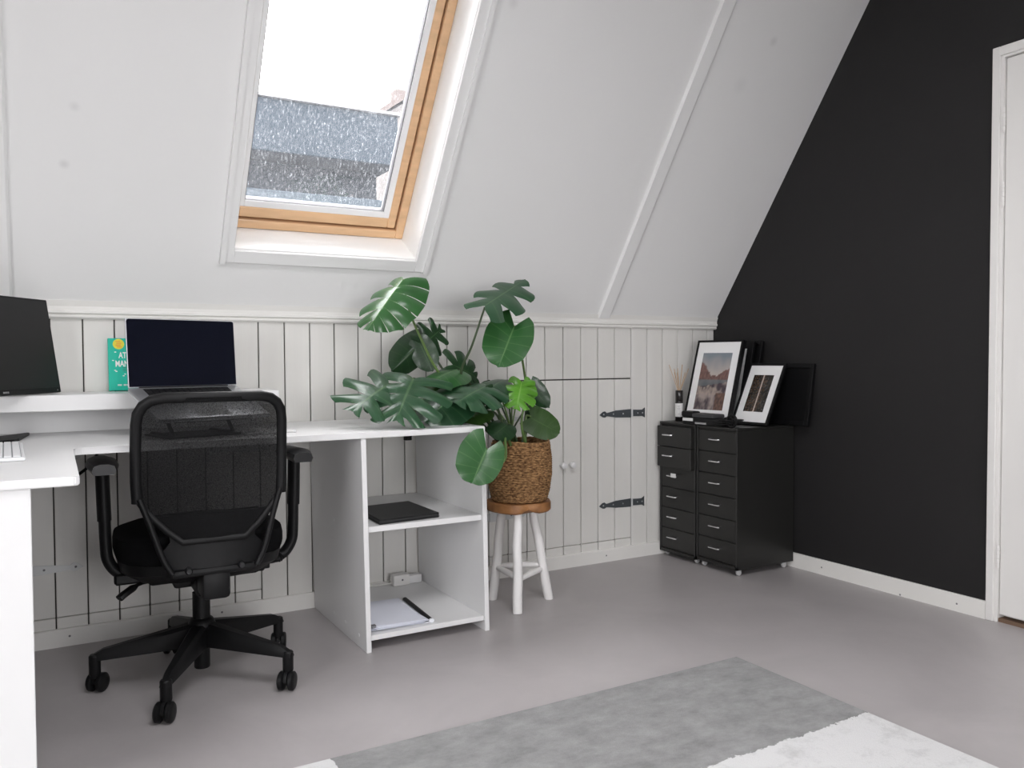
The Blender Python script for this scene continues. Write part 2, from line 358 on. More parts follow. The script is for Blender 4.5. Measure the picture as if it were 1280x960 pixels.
# sloping ceiling with the roof window hole, and the flat ceiling further back
WX0, WX1, WS0, WS1 = .600, 1.347, .273, 1.53
bm = new()
def slab(bm, x0, x1, s0, s1, o0=0, o1=.165):
    prism(bm, [(x0, s0), (x1, s0), (x1, s1), (x0, s1)], o1-o0, lambda u, v, w: SP(u, v, o0+w))
for a in ((XL, WX0, -.05, SC), (WX1, XB+.1, -.05, SC), (WX0, WX1, -.05, WS0), (WX0, WX1, WS1, SC)): slab(bm, *a)
obj('ceiling', bm, 'slope', kind='structure')
bm = new()          # flat ceiling with an unseen rooflight, added for more downward light
for a in ((XL-.1, LX0, YF-.1, YC), (LX1, XB+.1, YF-.1, YC), (LX0, LX1, YF-.1, LY0), (LX0, LX1, LY1, YC)): box(bm, *a, ZC, ZC+.15)
obj('ceiling', bm, 'slope', kind='structure')
bm = new()
for a in ((LX0, LX0+.04, LY0, LY1), (LX1-.04, LX1, LY0, LY1), (LX0+.04, LX1-.04, LY0, LY0+.04), (LX0+.04, LX1-.04, LY1-.04, LY1)): box(bm, *a, ZC+.02, ZC+.10)
obj('added_rooflight', bm, 'trim', kind='structure')
# dark gable wall on the right, with the doorway cut out
DY0, DY1, DZ = .93, 1.783, 2.105
bm = new(); prof = lambda u, v, w: Vector((XB+w, u, v))
prism(bm, [(DY1, -.02), (YA+.25, -.02), (YA+.25, Z0-.1), (YC, ZC+.1), (DY1, ZC+.1)], .14, prof)
prism(bm, [(YF-.1, -.02), (DY0, -.02), (DY0, ZC+.1), (YF-.1, ZC+.1)], .14, prof)
prism(bm, [(DY0, DZ), (DY1, DZ), (DY1, ZC+.1), (DY0, ZC+.1)], .14, prof)
obj('wall_right', bm, 'black_wall', kind='structure')
# left gable and rear wall, each with a window opening
bm = new(); pl = lambda u, v, w: Vector((XL-w, u, v))
prism(bm, [(GY1, -.02), (YA+.25, -.02), (YA+.25, Z0-.1), (YC, ZC+.1), (GY1, ZC+.1)], .14, pl)
prism(bm, [(YF-.1, -.02), (GY0, -.02), (GY0, ZC+.1), (YF-.1, ZC+.1)], .14, pl)
prism(bm, [(GY0, -.02), (GY1, -.02), (GY1, GZ0), (GY0, GZ0)], .14, pl); prism(bm, [(GY0, GZ1), (GY1, GZ1), (GY1, ZC+.1), (GY0, ZC+.1)], .14, pl)
obj('wall_left', bm, 'slope', kind='structure')
bm = new(); pf = lambda u, v, w: Vector((u, YF-w, v))
prism(bm, [(XL-.1, -.02), (RX0, -.02), (RX0, ZC+.1), (XL-.1, ZC+.1)], .14, pf); prism(bm, [(RX1, -.02), (XB+.1, -.02), (XB+.1, ZC+.1), (RX1, ZC+.1)], .14, pf)
prism(bm, [(RX0, -.02), (RX1, -.02), (RX1, RZ0), (RX0, RZ0)], .14, pf); prism(bm, [(RX0, RZ1), (RX1, RZ1), (RX1, ZC+.1), (RX0, ZC+.1)], .14, pf)
obj('wall_front', bm, 'slope', kind='structure')
for nm, fr, (a0, a1, b0, b1) in (('window_2', pl, (GY0, GY1, GZ0, GZ1)), ('window_3', pf, (RX0, RX1, RZ0, RZ1))):
    bm = new()
    for q in ((a0, a1, b0, b0+.05), (a0, a1, b1-.05, b1), (a0, a0+.05, b0, b1), (a1-.05, a1, b0, b1), ((a0+a1)/2-.025, (a0+a1)/2+.025, b0, b1)):
        prism(bm, [(q[0], q[2]), (q[1], q[2]), (q[1], q[3]), (q[0], q[3])], .05, lambda u, v, w: fr(u, v, w+.03))
    obj(nm, bm, 'trim', kind='structure')
# ---- knee wall: dark backing, then every plank as a piece of its own
bm = new(); box(bm, XL-.1, XB+.1, YA+.0125, YA+.10, -.02, Z0+.02); wallA = obj('wall_back', bm, 'void', kind='structure')
PX0, PP = .149, .1008
GAP = .0045
_pc = {}
def plank(parent, x0, x1, z0, z1, name='plank'):
    w, h = round(x1-x0-GAP, 4), round(z1-z0, 4); key = (w, h)
    if key not in _pc:
        bm = new(); box(bm, -w/2, w/2, 0, .0125, 0, h, .0018); me = bpy.data.meshes.new(name); bm.to_mesh(me); bm.free(); me.materials.append(M['plank']); _pc[key] = me
    o = bpy.data.objects.new(name, _pc[key]); link(o, parent); o.location = ((x0+x1)/2, YA+random.uniform(-.0006, .0006), z0); return o
leaves_x = [(-.153, .35), (.35, .753), (1.766, 2.168), (2.168, 2.569)]     # four little plank doors into the eaves
DB, DT = .102, .892          # the pair under the desk is lower
doors = []
for i, (a, b) in enumerate(leaves_x):
    d = thing('door_%d' % (i+2), None, None, kind='structure'); doors.append(d)
k = -24; xs = []
while True:
    x = PX0+k*PP
    if x > XB: break
    xs.append(x); k += 1
xs = [XL]+[x for x in xs if x > XL+.03]+[XB]
for a, b in zip(xs, xs[1:]):
    di = [i for i, (p, q) in enumerate(leaves_x) if p-.03 < (a+b)/2 < q+.03 and a > p-.04 and b < q+.04]
    if di:
        dt = DT if di[0] > 1 else .812; plank(wallA, a, b, dt+.006, Z0-.012); plank(doors[di[0]], a, b, DB, dt); plank(wallA, a, b, .02, DB-.0025)
    else: plank(wallA, a, b, .02, Z0-.012)
# strap hinges and knobs
def strap(parent, xt, xb, xe, z, m, rise=.0):
    """tip at xt, barrel at xb, end plate out to xe (xe beyond xb)"""
    s = 1 if xb > xt else -1; L = abs(xb-xt); E2 = abs(xe-xb)
    f = lambda u, v, w: Vector((xt+s*u, YA-.001-w, z+v))
    top = [(0, 0), (.020, .015), (.032, .017), (.042, .0085), (.058, .011), (L*.5, .019), (L-.006, .023)]
    bm = new(); prism(bm, top+[(u, -v*.8) for u, v in top[:0:-1]], .0035, f); h = obj('strap_hinge', bm, m, parent)
    bm = new(); e = [(L+.004, .020), (L+E2*.55, .018), (L+E2*.8, .018), (L+E2, .028), (L+E2, -.022), (L+E2*.8, -.014), (L+E2*.55, -.014), (L+.004, -.013)]
    prism(bm, e, .0035, f); obj('hinge_plate', bm, m, h)
    bm = new(); lathe(bm, [(.005, -.016), (.005, .022)], (xb, YA-.005, z), 10); obj('barrel', bm, 'zinc', h)
    for u in (.024, L*.42, L*.72, L+E2*.45, L+E2*.82):
        bm = new(); lathe(bm, [(.0042, 0), (.0030, -.0018)], f(u, .002, .0036), 8, 'y'); obj('screw', bm, 'alu' if m == 'steel' else 'gasket', h)
strap(doors[3], 2.374, 2.571, 2.652, .720, 'steel'); strap(doors[3], 2.371, 2.570, 2.648, .274, 'steel')
strap(doors[2], 1.957, 1.766, 1.690, .720, 'zinc'); strap(doors[2], 1.957, 1.766, 1.690, .278, 'zinc')
strap(doors[0], .136, -.153, -.235, .272, 'zinc'); strap(doors[0], .136, -.153, -.235, .66, 'zinc')
strap(doors[1], .55, .753, .835, .66, 'zinc')
for d, x in ((doors[2], 2.150), (doors[3], 2.202)):
    bm = new(); lathe(bm, [(.008, 0), (.007, -.012), (.014, -.018), (.0165, -.026), (.014, -.034), (.006, -.038)], (x, YA, .491), 16, 'y'); obj('knob', bm, 'white', d, True)
# rail on top of the planks, baseboards, battens on the slope
bm = new()
prism(bm, [(YA+.01, 1.143), (YA-.012, 1.143), (YA-.020, 1.149), (YA-.020, 1.155), (YA-.017, 1.158), (YA-.026, 1.163), (YA-.026, 1.171), (YA-.022, 1.175), (YA-.022, 1.186), (YA-.030, 1.206), (YA+.03, 1.206)], XB-XL, lambda u, v, w: Vector((XL+w, u, v)))
obj('trim_1', bm, 'trim', kind='structure')
bm = new(); prism(bm, [(YA, 0), (YA-.015, 0), (YA-.015, .058), (YA-.012, .062), (YA, .062)], XB-.012-XL, lambda u, v, w: Vector((XL+w, u, v))); bbA = obj('baseboard_back', bm, 'trim', kind='structure')
bm = new(); prism(bm, [(XB, 0), (XB-.013, 0), (XB-.013, .064), (XB-.010, .068), (XB, .068)], YA-1.8125, lambda u, v, w: Vector((u, 1.8125+w, v))); bbB = obj('baseboard_right', bm, 'trim', kind='structure')
for x, z in ((.088, .035), (.60, .038), (1.5, .035), (2.405, .032)):
    bm = new(); lathe(bm, [(.0045, .001), (.0035, -.001)], (x, YA-.015, z), 8, 'y'); obj('screw', bm, 'gasket', bbA)
for y, z in ((2.567, .034), (2.169, .006), (1.924, .031)):
    bm = new(); lathe(bm, [(.0045, .001), (.0035, -.001)], (XB-.013, y, z), 8, 'x'); obj('screw', bm, 'gasket', bbB)
for i, x in enumerate((2.348, -.131)):
    bm = new(); prism(bm, [(0, 0), (.007, -.014), (.064, -.014), (.071, -.009), (.071, .003), (0, .003)], SC-.02, lambda u, v, w: SP(x+u, .025+w, v)); obj('trim_%d' % (i+2), bm, 'slope', kind='structure')
# ---- door in the dark wall
door1 = thing('door_1', None, None, kind='structure')
bm = new(); box(bm, XB+.004, XB+.042, DY0+.014, DY1-.014, .028, DZ-.012, .002); obj('door_leaf', bm, 'doorpaint', door1)
bm = new()
cw, cp = .029, .014
for y0, y1, z0, z1 in ((DY1, DY1+cw, 0, DZ+cw+.004), (DY0-cw, DY0, 0, DZ+cw+.004), (DY0, DY1, DZ, DZ+cw+.004)): box(bm, XB-cp, XB+.001, y0, y1, z0, z1, .002)
obj('casing', bm, 'doorpaint', door1)
bm = new()
for y0, y1, z0, z1 in ((DY1-.0115, DY1, 0, DZ), (DY0, DY0+.0115, 0, DZ), (DY0+.0115, DY1-.0115, DZ-.009, DZ)): box(bm, XB-.006, XB+.10, y0, y1, z0, z1, .001)
obj('door_frame', bm, 'doorpaint', door1)
bm = new(); box(bm, XB+.002, XB+.12, DY0+.0115, DY1-.0115, 0, .014); obj('threshold', bm, 'threshold', door1)
bm = new(); box(bm, XB+.046, XB+.10, DY0+.0115, DY1-.0115, .014, DZ-.009); obj('door_stop', bm, 'doorpaint', door1)
for z0, z1 in ((1.826, 1.909), (1.553, 1.636), (.207, .287)):
    bm = new(); n = 5; hh = (z1-z0)/n
    for q in range(n): lathe(bm, [(.0045, z0+q*hh), (.0065, z0+q*hh+.002), (.0065, z0+(q+1)*hh-.002), (.0045, z0+(q+1)*hh)], (XB-.006, DY1-.012, 0), 10)
    lathe(bm, [(.003, z0-.006), (.0055, z0-.003), (.0055, z0)], (XB-.006, DY1-.012, 0), 10); lathe(bm, [(.0055, z1), (.0055, z1+.003), (.003, z1+.006)], (XB-.006, DY1-.012, 0), 10)
    obj('hinge', bm, 'doorpaint', door1, True)
bm = new(); lathe(bm, [(.024, 0), (.024, -.008), (.009, -.010), (.009, -.045)], (XB+.004, DY0+.08, 1.05), 16, 'x'); tube(bm, [(XB-.04, DY0+.08, 1.05), (XB-.042, DY0+.2, 1.05)], .009); obj('door_handle', bm, 'alu', door1, True)
# ---- roof window
win = thing('window_1', None, None, kind='structure')
def ring(bm, x0, x1, s0, s1, wl, wr, wb, wt, o0, o1, bev=.0):
    for a in ((x0, x0+wl, s0, s1), (x1-wr, x1, s0, s1), (x0+wl, x1-wr, s0, s0+wb), (x0+wl, x1-wr, s1-wt, s1)):
        t = bmesh.new(); prism(t, [(a[0], a[2]), (a[1], a[2]), (a[1], a[3]), (a[0], a[3])], o1-o0, lambda u, v, w: SP(u, v, o0+w))
        if bev: bmesh.ops.bevel(t, geom=t.edges[:], offset=bev, segments=1, affect='EDGES')
        merge(bm, t)
bm = new(); ring(bm, .592, 1.400, .222, 1.60, .043, .053, .049, .05, -.014, .001, .002); cas = obj('casing', bm, 'slope', win)
bm = new()
slab(bm, .588, .606, .216, 1.605, -.020, .0); slab(bm, 1.386, 1.404, .216, 1.605, -.020, .0)
obj('edge_moulding', bm, 'slope', cas)
bm = new(); ring(bm, WX0-.012, WX1+.012, WS0-.012, WS1+.012, .014, .014, .014, .014, .0015, .30); obj('reveal', bm, 'reveal', win)
FO = .165
bm = new(); ring(bm, WX0+.0025, WX1-.0025, WS0+.004, WS1-.004, .034, .034, .034, .04, FO, FO+.07, .003); obj('window_frame', bm, 'pine', win)
bm = new(); ring(bm, WX0+.044, WX1-.043, WS0+.046, WS1-.05, .032, .034, .042, .05, FO+.008, FO+.062, .004); sash = obj('sash', bm, 'pine', win)
bm = new(); ring(bm, WX0+.074, WX1-.075, WS0+.087, WS1-.098, .020, .026, .026, .03, FO+.012, FO+.052, .002); obj('glazing_bead', bm, 'bead', sash)
bm = new(); ring(bm, WX0+.093, WX1-.1, WS0+.112, WS1-.127, .004, .004, .003, .004, FO+.018, FO+.050); obj('gasket', bm, 'gasket', sash)
bm = new(); slab(bm, WX0+.09, WX1-.097, WS0+.11, WS1-.12, FO+.034, FO+.038); obj('glass_pane', bm, 'glass', sash)
bm = new(); ring(bm, WX0+.030, WX1-.030, WS0+.030, WS1-.03, .024, .024, .024, .024, FO+.045, FO+.058); obj('seal', bm, 'void', win)  # dark ring added to block sky leaking through the sash groove
bm = new(); ring(bm, WX0-.02, WX1+.02, WS0-.02, WS1+.02, .058, .058, .058, .058, FO+.071, FO+.11); obj('outer_flashing', bm, 'gasket', win)

# ---- outside: the building opposite
bm = new(); box(bm, -80, 80, -60, 90, -6.1, -6); obj('ground', bm, 'ground', kind='structure')
nb = thing('neighbouring_building', 'blue grey flat roofed dormer seen through the roof window', 'building', (0, 8, -6))
bm = new(); box(bm, -4, 3.20, .45, 5, 0, 9.0); obj('wall', bm, 'roofwall', nb)
bm = new(); box(bm, -4, 3.27, 0, 5, 8.965, 9.47, .01); fa = obj('roof_fascia', bm, 'roofgrey', nb)
bm = new(); box(bm, -4.05, 3.30, -.04, 5, 9.47, 9.495); obj('roof_edge', bm, 'gasket', fa)
bm = new(); box(bm, -4, 3.17, .10, .45, 8.50, 8.625, .01); obj('ledge', bm, 'ledge', nb)
bm = new(); box(bm, -4, 3.15, .2, .45, 0, 8.50); obj('lower_wall', bm, 'ledge', nb)
hs = thing('distant_house', 'pale gabled house with a chimney far beyond the dormer', 'house', (12.6, 30, -6))
bm = new(); prism(bm, [(-2.2, 0), (2.2, 0), (2.2, 15.3), (.2, 17.0), (-2.2, 15.4)], 7, lambda u, v, w: Vector((u, w, v))); obj('wall', bm, 'pale', hs)
bm = new(); prism(bm, [(-2.5, 15.2), (.2, 17.15), (2.5, 15.1), (2.5, 15.3), (.2, 17.4), (-2.5, 15.4)], 7.4, lambda u, v, w: Vector((u, w-.2, v))); obj('roof', bm, 'pinktile', hs)
bm = new(); box(bm, .4, 1.0, 2, 2.6, 16.6, 18.0); obj('chimney', bm, 'pinktile', hs)

# ================================================================== DESK
def desk():
    ZT, TT, LEAN = .752, .020, .0175           # top, thickness, the cupboard end leans a little to the left
    t = thing('corner_desk', 'white L-shaped corner desk with an open shelf end below the roof window', 'desk')
    bm = new()
    o = [(-.85, 3.262), (-.85, 1.99), (.070, 1.99), (.079, 1.997), (.0865, 2.612), (.0945, 2.632), (.112, 2.637), (1.417, 2.662), (1.417, 3.262)]
    q = bmesh.new(); prism(q, o, TT, lambda u, v, w: Vector((u, v, ZT-TT+w))); bmesh.ops.bevel(q, geom=q.edges[:], offset=.0025, segments=2, affect='EDGES'); merge(bm, q)
    obj('desktop', bm, 'white', t)
    sh = lambda p: Vector((p.x-LEAN*p.z, p.y, p.z))
    H = ZT-TT-.0005
    def panel(name, x0, x1, y0=2.66, y1=3.262, z0=0, z1=H, fn=sh): b = new(); box(b, x0, x1, y0, y1, z0, z1, .0015, 1, fn); return obj(name, b, 'white', t)
    pL = panel('side_panel', .957, .975); panel('side_panel', 1.412, 1.430)
    panel('shelf', .9755, 1.4115, 2.672, 3.262, .408, .428); panel('shelf', .9755, 1.4115, 2.668, 3.262, .038, .056)
    b = new(); box(b, -.85, -.012, 2.0, 2.018, 0, H, .0015); obj('end_panel', b, 'white', t)
    b = new(); box(b, -.85, -.832, 2.02, 3.25, 0, H, .0015); obj('side_panel', b, 'white', t)
    for y, z in ((2.979, .403), (2.826, .406), (3.009, .047), (2.88, .047), (2.735, .042)):
        b = new(); lathe(b, [(.007, .001), (.006, -.0012)], (.957-LEAN*z, y, z), 10, 'x'); obj('screw_cap', b, 'white', pL)
    b = new(); box(b, 1.345, 1.373, 3.235, 3.262, .655, .7315, .002); box(b, 1.32, 1.345, 3.245, 3.262, .70, .7315, .002); obj('cable_clip', b, 'blackpl', t)
desk()
def riser():
    t = thing('desk_shelf', 'thick white shelf raised along the wall at the back of the desk', 'shelf')
    b = new(); box(b, -.85, .765, 3.02, 3.262, .836, .888, .002); obj('board', b, 'white', t)
    b = new(); box(b, -.85, .755, 3.235, 3.259, .7525, .8355, .001); obj('back_board', b, 'white', t)
riser()

# ------------------------------------------------------------------ monitor, laptop, keyboard, book
def monitor():
    a, b, Wd, Hh = R(54.4), R(8.55), .52, .31
    br = Vector((.0765, 3.1456, .8932)); u = Vector((math.cos(a), math.sin(a), 0)); n = Vector((math.sin(a), -math.cos(a), 0))
    base = br-u*Wd/2-n*.05; t = thing('monitor', 'black desktop monitor tilted back at the left edge of the picture', 'monitor', (base.x, base.y, .7525), a)
    # local: x = u, y = -n (away from the viewer side), z up ; screen plane leans back
    z0 = br.z-.7525; o = Vector((0, -.05, z0)); v = Vector((0, math.sin(b), math.cos(b))); nn = Vector((0, -math.cos(b), math.sin(b)))
    f = lambda p: o+Vector((p.x, 0, 0))+v*p.z+nn*(-p.y)
    q = new(); box(q, -Wd/2, Wd/2, .0, .022, 0, Hh, .003, 2, f); box(q, -.16, .16, .022, .05, .05, .24, .012, 2, f); obj('housing', q, 'blackpl', t)
    q = new(); box(q, -Wd/2+.007, Wd/2-.007, -.0008, .0005, .018, Hh-.007, 0, 1, f); obj('screen', q, 'monscreen', t)
    q = new()
    for x0 in (-.012, -.0055, .001, .0075): box(q, x0, x0+.0045, -.0006, .001, .006, .0115, 0, 1, f)
    obj('badge', q, 'ink', t)
    q = new(); box(q, Wd/2-.020, Wd/2-.016, -.0006, .001, .006, .010, 0, 1, f); obj('power_light', q, 'ink', t)
    q = new(); tube(q, bez([(0, .075, .012), (0, .075, .10), (0, .03, .19), (0, .0, .25)], 6), .02, 12, flat=.8); obj('stem', q, 'blackpl', t, True)
    q = new()     # flat boomerang foot
    prism(q, [(-.235, .02), (-.03, -.065), (.0, -.072), (.03, -.065), (.215, .035), (.222, .045), (.04, .055), (.03, .095), (-.03, .095), (-.04, .055), (-.24, .03)], .008, lambda x, y, w: Vector((x, y, .0005+w))); obj('foot', q, 'blackpl', t)
    q = new(); lathe(q, [(.045, .0085), (.045, .014), (.03, .02)], (0, .065, 0), 20); obj('foot_collar', q, 'blackgl', t, True)
monitor()
def keyboard():
    t = thing('keyboard', 'white computer keyboard lying on the left wing of the desk', 'keyboard', (-.095, 2.58, .7525), R(1.5))
    b = new(); box(b, -.066, .066, -.222, .222, 0, .009, .004, 2); obj('body', b, 'keyw', t)
    b = new(); box(b, -.060, .058, -.215, .215, .0085, .0096); obj('key_bed', b, 'keyg', t)
    b = new()
    for r in range(6):
        x1 = .056-r*.0195; x0 = x1-.0165; n = 14
        ys = [-.213+.426*i/n for i in range(n+1)]
        if r == 0: ys = [-.213, -.18, -.15, -.12, .03, .065, .10, .14, .213]
        for y0, y1 in zip(ys, ys[1:]): box(b, x0, x1, y0+.0006, y1-.0006, .0094, .0128, .0008)
    obj('keys', b, 'keyw', t, kind='stuff')
keyboard()
def laptop():
    a, b, Wd, Hh = R(15.46), R(4.4), .36, .2165
    bl = Vector((.259, 2.882, .9132)); tilt = R(21)
    u = Vector((math.cos(a), math.sin(a), 0)); hinge = bl+u*Wd/2
    t = thing('laptop', 'open silver laptop with a dark screen on a black stand behind the chair', 'laptop', hinge, a)
    # local x right, y away from the user; base slopes down toward the user
    fb = lambda p: Vector((p.x, p.y*math.cos(tilt)-p.z*math.sin(tilt), p.y*math.sin(tilt)+p.z*math.cos(tilt)-.004))
    q = new(); box(q, -Wd/2-.003, Wd/2+.003, -.245, .004, -.015, 0, .004, 2, fb); obj('base', q, 'alu', t, True)
    q = new(); box(q, -.142, .142, -.125, -.010, -.0002, .0004, 0, 1, fb); obj('key_bed', q, 'blackpl', t)
    q = new()
    for r in range(6):
        y1 = -.012-r*.019
        for i in range(14):
            x0 = -.140+i*.02; box(q, x0+.0012, x0+.0188, y1-.0165, y1, .0003, .0016, .0006, 1, fb)
    obj('keys', q, 'blackgl', t, kind='stuff')
    q = new(); box(q, -.055, .055, -.235, -.140, -.0001, .0004, 0, 1, fb); obj('trackpad', q, 'zinc', t)
    fl = lambda p: Vector((p.x, p.y*math.cos(b)+p.z*math.sin(b), -p.y*math.sin(b)+p.z*math.cos(b)))
    q = new(); box(q, -Wd/2-.003, Wd/2+.003, .0006, .007, -.003, Hh+.003, .0028, 2, fl); obj('lid', q, 'alu', t)
    q = new(); r = .008; w2 = Wd/2+.0005
    pts = [(-w2, 0), (w2, 0)]+[(w2-r+r*math.cos(x), Hh+.001-r+r*math.sin(x)) for x in [PI/2*i/5 for i in range(6)]]+[(-w2+r-r*math.sin(x), Hh+.001-r+r*math.cos(x)) for x in [PI/2*i/5 for i in range(6)]]
    prism(q, pts, .0012, lambda x, z, w: fl(Vector((x, -.0003+w, z)))); obj('screen', q, 'screen', t)
    q = new(); tube(q, [(-Wd/2+.03, .004, -.004), (Wd/2-.03, .004, -.004)], .005, 10); obj('hinge_bar', q, 'blackpl', t, True)
    # the stand
    s = thing('laptop_stand', 'black laptop stand under the laptop seen through the chair mesh', 'stand', (hinge.x, hinge.y, .7525), a); dz = hinge.z-.7525
    q = new(); box(q, -.13, .13, -.235, -.005, -.0205, -.0155, .001, 1, lambda p: fb(p)+Vector((0, 0, dz))); obj('tray', q, 'blackpl', s)
    for sx in (-1, 1):
        q = new(); tube(q, [(sx*.10, -.02, dz-.030), (sx*.10, -.13, .012), (sx*.10, .03, .006)], .007, 8); obj('leg', q, 'blackpl', s, True)
    q = new(); box(q, -.12, .12, -.15, .04, .0, .006, .001); obj('base', q, 'blackpl', s)
laptop()
def book():
    z0 = .8883; lean = R(7.5); Wd, Hh, D = .152, .186, .018
    t = thing('book', 'green paperback with a yellow seal leaning on the planks behind the laptop', 'book', (.226, 3.233, z0))
    f = lambda p: Vector((p.x, p.z*math.sin(lean)+p.y*math.cos(lean), p.z*math.cos(lean)-p.y*math.sin(lean)+.0035))
    q = new(); box(q, 0, Wd, 0, D, 0, Hh, .0008, 1, f); obj('cover', q, 'green', t)
    q = new(); box(q, .002, Wd+.0004, .002, D-.002, .0015, Hh+.0004, 0, 1, f); obj('pages', q, 'paper', t)
    fw = lambda x, z, w: f(Vector((x, -w, z)))
    q = new(); lathe(q, [(.0185, 0), (.0185, -.0006)], (.034, 0, Hh-.021), 24, 'y', f); obj('seal', q, 'yellow', t)
    q = new()
    for (x0, x1, z) in ((.024, .040, .010), (.027, .043, .003), (.024, .041, -.004), (.028, .043, -.010)): box(q, x0, x1, -.0011, -.0006, Hh-.021+z-.0022, Hh-.021+z+.0022, 0, 1, f)
    obj('seal_motif', q, 'orange', t)
    mx = frame_mx(f(Vector((0, -.0007, 0))), (1, 0, 0), (0, math.sin(lean), math.cos(lean)), (0, -math.cos(lean), math.sin(lean)))
    def tx(body, size, x, z, sx): textmesh('lettering', body, size, 'print', t, mx @ Matrix.Translation((x, z, 0)) @ Matrix.Diagonal((sx, 1, 1, 1)))
    tx('ATTENTION', .030, .089, .124, .66); tx('MANAGEMENT', .030, .089, .094, .66)
    q = new()
    for x0, x1, z in ((.028, .045, .016), (.047, .07, .016)):
        n = int((x1-x0)/.0035)
        for i in range(n): box(q, x0+i*.0035, x0+i*.0035+.0024, -.0010, -.0005, z, z+.0055, 0, 1, f)
    for x0, z in ((.02, .135), (.012, .105), (.018, .070), (.022, .066), (.045, .05), (.05, .056)): box(q, x0, x0+.006, -.0010, -.0005, z, z+.003, 0, 1, f)
    obj('small_print', q, 'print', t, kind='stuff')
    q = new()
    for z, x1 in ((.080, .12), (.074, .115), (.068, .12)): box(q, .045, x1, -.0010, -.0005, z, z+.0012, 0, 1, f)
    obj('subtitle_rule', q, 'leaf_dark', t)
book()
bm = new(); t = thing('notepad', 'thin white notepad on the desktop just right of the chair back', 'notepad', (.668, 2.86, .7525), R(6))
box(bm, -.085, .085, -.08, .10, .0006, .006, .001); obj('pages', bm, 'white', t); bm = new(); box(bm, -.085, .085, -.08, .10, 0, .0008); obj('backing', bm, 'ink', t)
bm = new(); tube(bm, bez([(.235, 3.20, .725), (.19, 3.12, .70), (.165, 3.10, .665), (.14, 3.10, .635), (.09, 3.10, .605), (.02, 3.12, .60), (-.06, 3.2, .64), (-.1, 3.22, .725)], 6), .005, 8)
obj('cable', bm, 'blackpl', smooth=True, label='black cable looping down under the desktop behind the left armrest', cat='cable')

# ------------------------------------------------------------------ things on the two shelves
Q = lambda pts, z0, z1, name, m, par, bev=.0: None
def flat(pts, z, h, name, m, parent=None, bev=0., **kw):
    b = new(); q = bmesh.new(); prism(q, pts, h, lambda u, v, w: Vector((u, v, z+w)))
    if bev: bmesh.ops.bevel(q, geom=[e for e in q.edges], offset=bev, segments=3, affect='EDGES')
    merge(b, q); return obj(name, b, m, parent, bool(bev), **kw)
t = thing('portfolio', 'black zip portfolio lying on the upper shelf of the desk', 'portfolio')
P4 = [(1.014, 2.682), (1.253, 2.704), (1.253, 2.99), (1.03, 2.968)]
flat(P4, .4285, .008, 'back_cover', 'folio', t, .003); flat([(x*.985+.0165, y*.985+.0425) for x, y in P4], .4368, .003, 'leaves', 'greylid', t); flat(P4, .440, .006, 'front_cover', 'folio', t, .003)
t = thing('paper_stack', 'stack of loose white papers on the bottom shelf of the desk', 'papers')
for i in range(7):
    a = R(random.uniform(-4, 3)); cx, cy = 1.094+random.uniform(-.006, .006), 2.845+random.uniform(-.01, .01); ca, sa = math.cos(a), math.sin(a)
    flat([(cx+x*ca-y*sa, cy+x*sa+y*ca) for x, y in ((-.1, -.147), (.1, -.147), (.1, .147), (-.1, .147))], .0585+i*.0022, .0016, 'sheet', 'paper', t)
t = thing('report_binder', 'clear covered report with a black slide spine beside the papers', 'report')
flat([(1.19, 2.70), (1.222, 2.698), (1.236, 2.992), (1.204, 2.994)], .0563, .002, 'cover_edge', 'clear', t)
b = new(); tube(b, [(1.213, 2.70, .063), (1.2335, 2.992, .063)], .0095, 10, flat=.7, up=(0, 0, 1)); obj('spine_bar', b, 'blackpl', t, True)
b = new(); tube(b, [(1.2125, 2.691, .0633), (1.213, 2.6995, .0633)], .0098, 10, flat=.72, up=(0, 0, 1)); obj('end_cap', b, 'clear', t, True)
t = thing('binder_clip', 'small dark clip at the front corner of the paper stack', 'clip', (.992, 2.697, .0745))
b = new(); box(b, -.010, .012, -.006, .008, .0, .008, .002); obj('body', b, 'gasket', t)
b = new(); tube(b, [(-.004, -.006, .004), (-.004, -.016, .006), (.006, -.016, .006), (.006, -.006, .004)], .001, 6); obj('wire_handle', b, 'alu', t)
t = thing('power_strip', 'white extension socket with a plug adapter at the back of the bottom shelf', 'power strip')
b = new(); box(b, 1.335, 1.400, 3.205, 3.240, .0563, .090, .004, 2); obj('socket_block', b, 'white', t, True)
b = new(); box(b, 1.270, 1.342, 3.195, 3.240, .0563, .101, .005, 2); ad = obj('adapter', b, 'doorpaint', t, True)
b = new(); lathe(b, [(.004, .001), (.004, -.0015)], (1.308, 3.195, .080), 10, 'y'); obj('light', b, 'gasket', ad)
b = new(); tube(b, bez([(1.272, 3.22, .066), (1.245, 3.235, .062), (1.20, 3.24, .061), (1.10, 3.245, .061)], 5), .003, 8); obj('lead', b, 'trim', t, True)

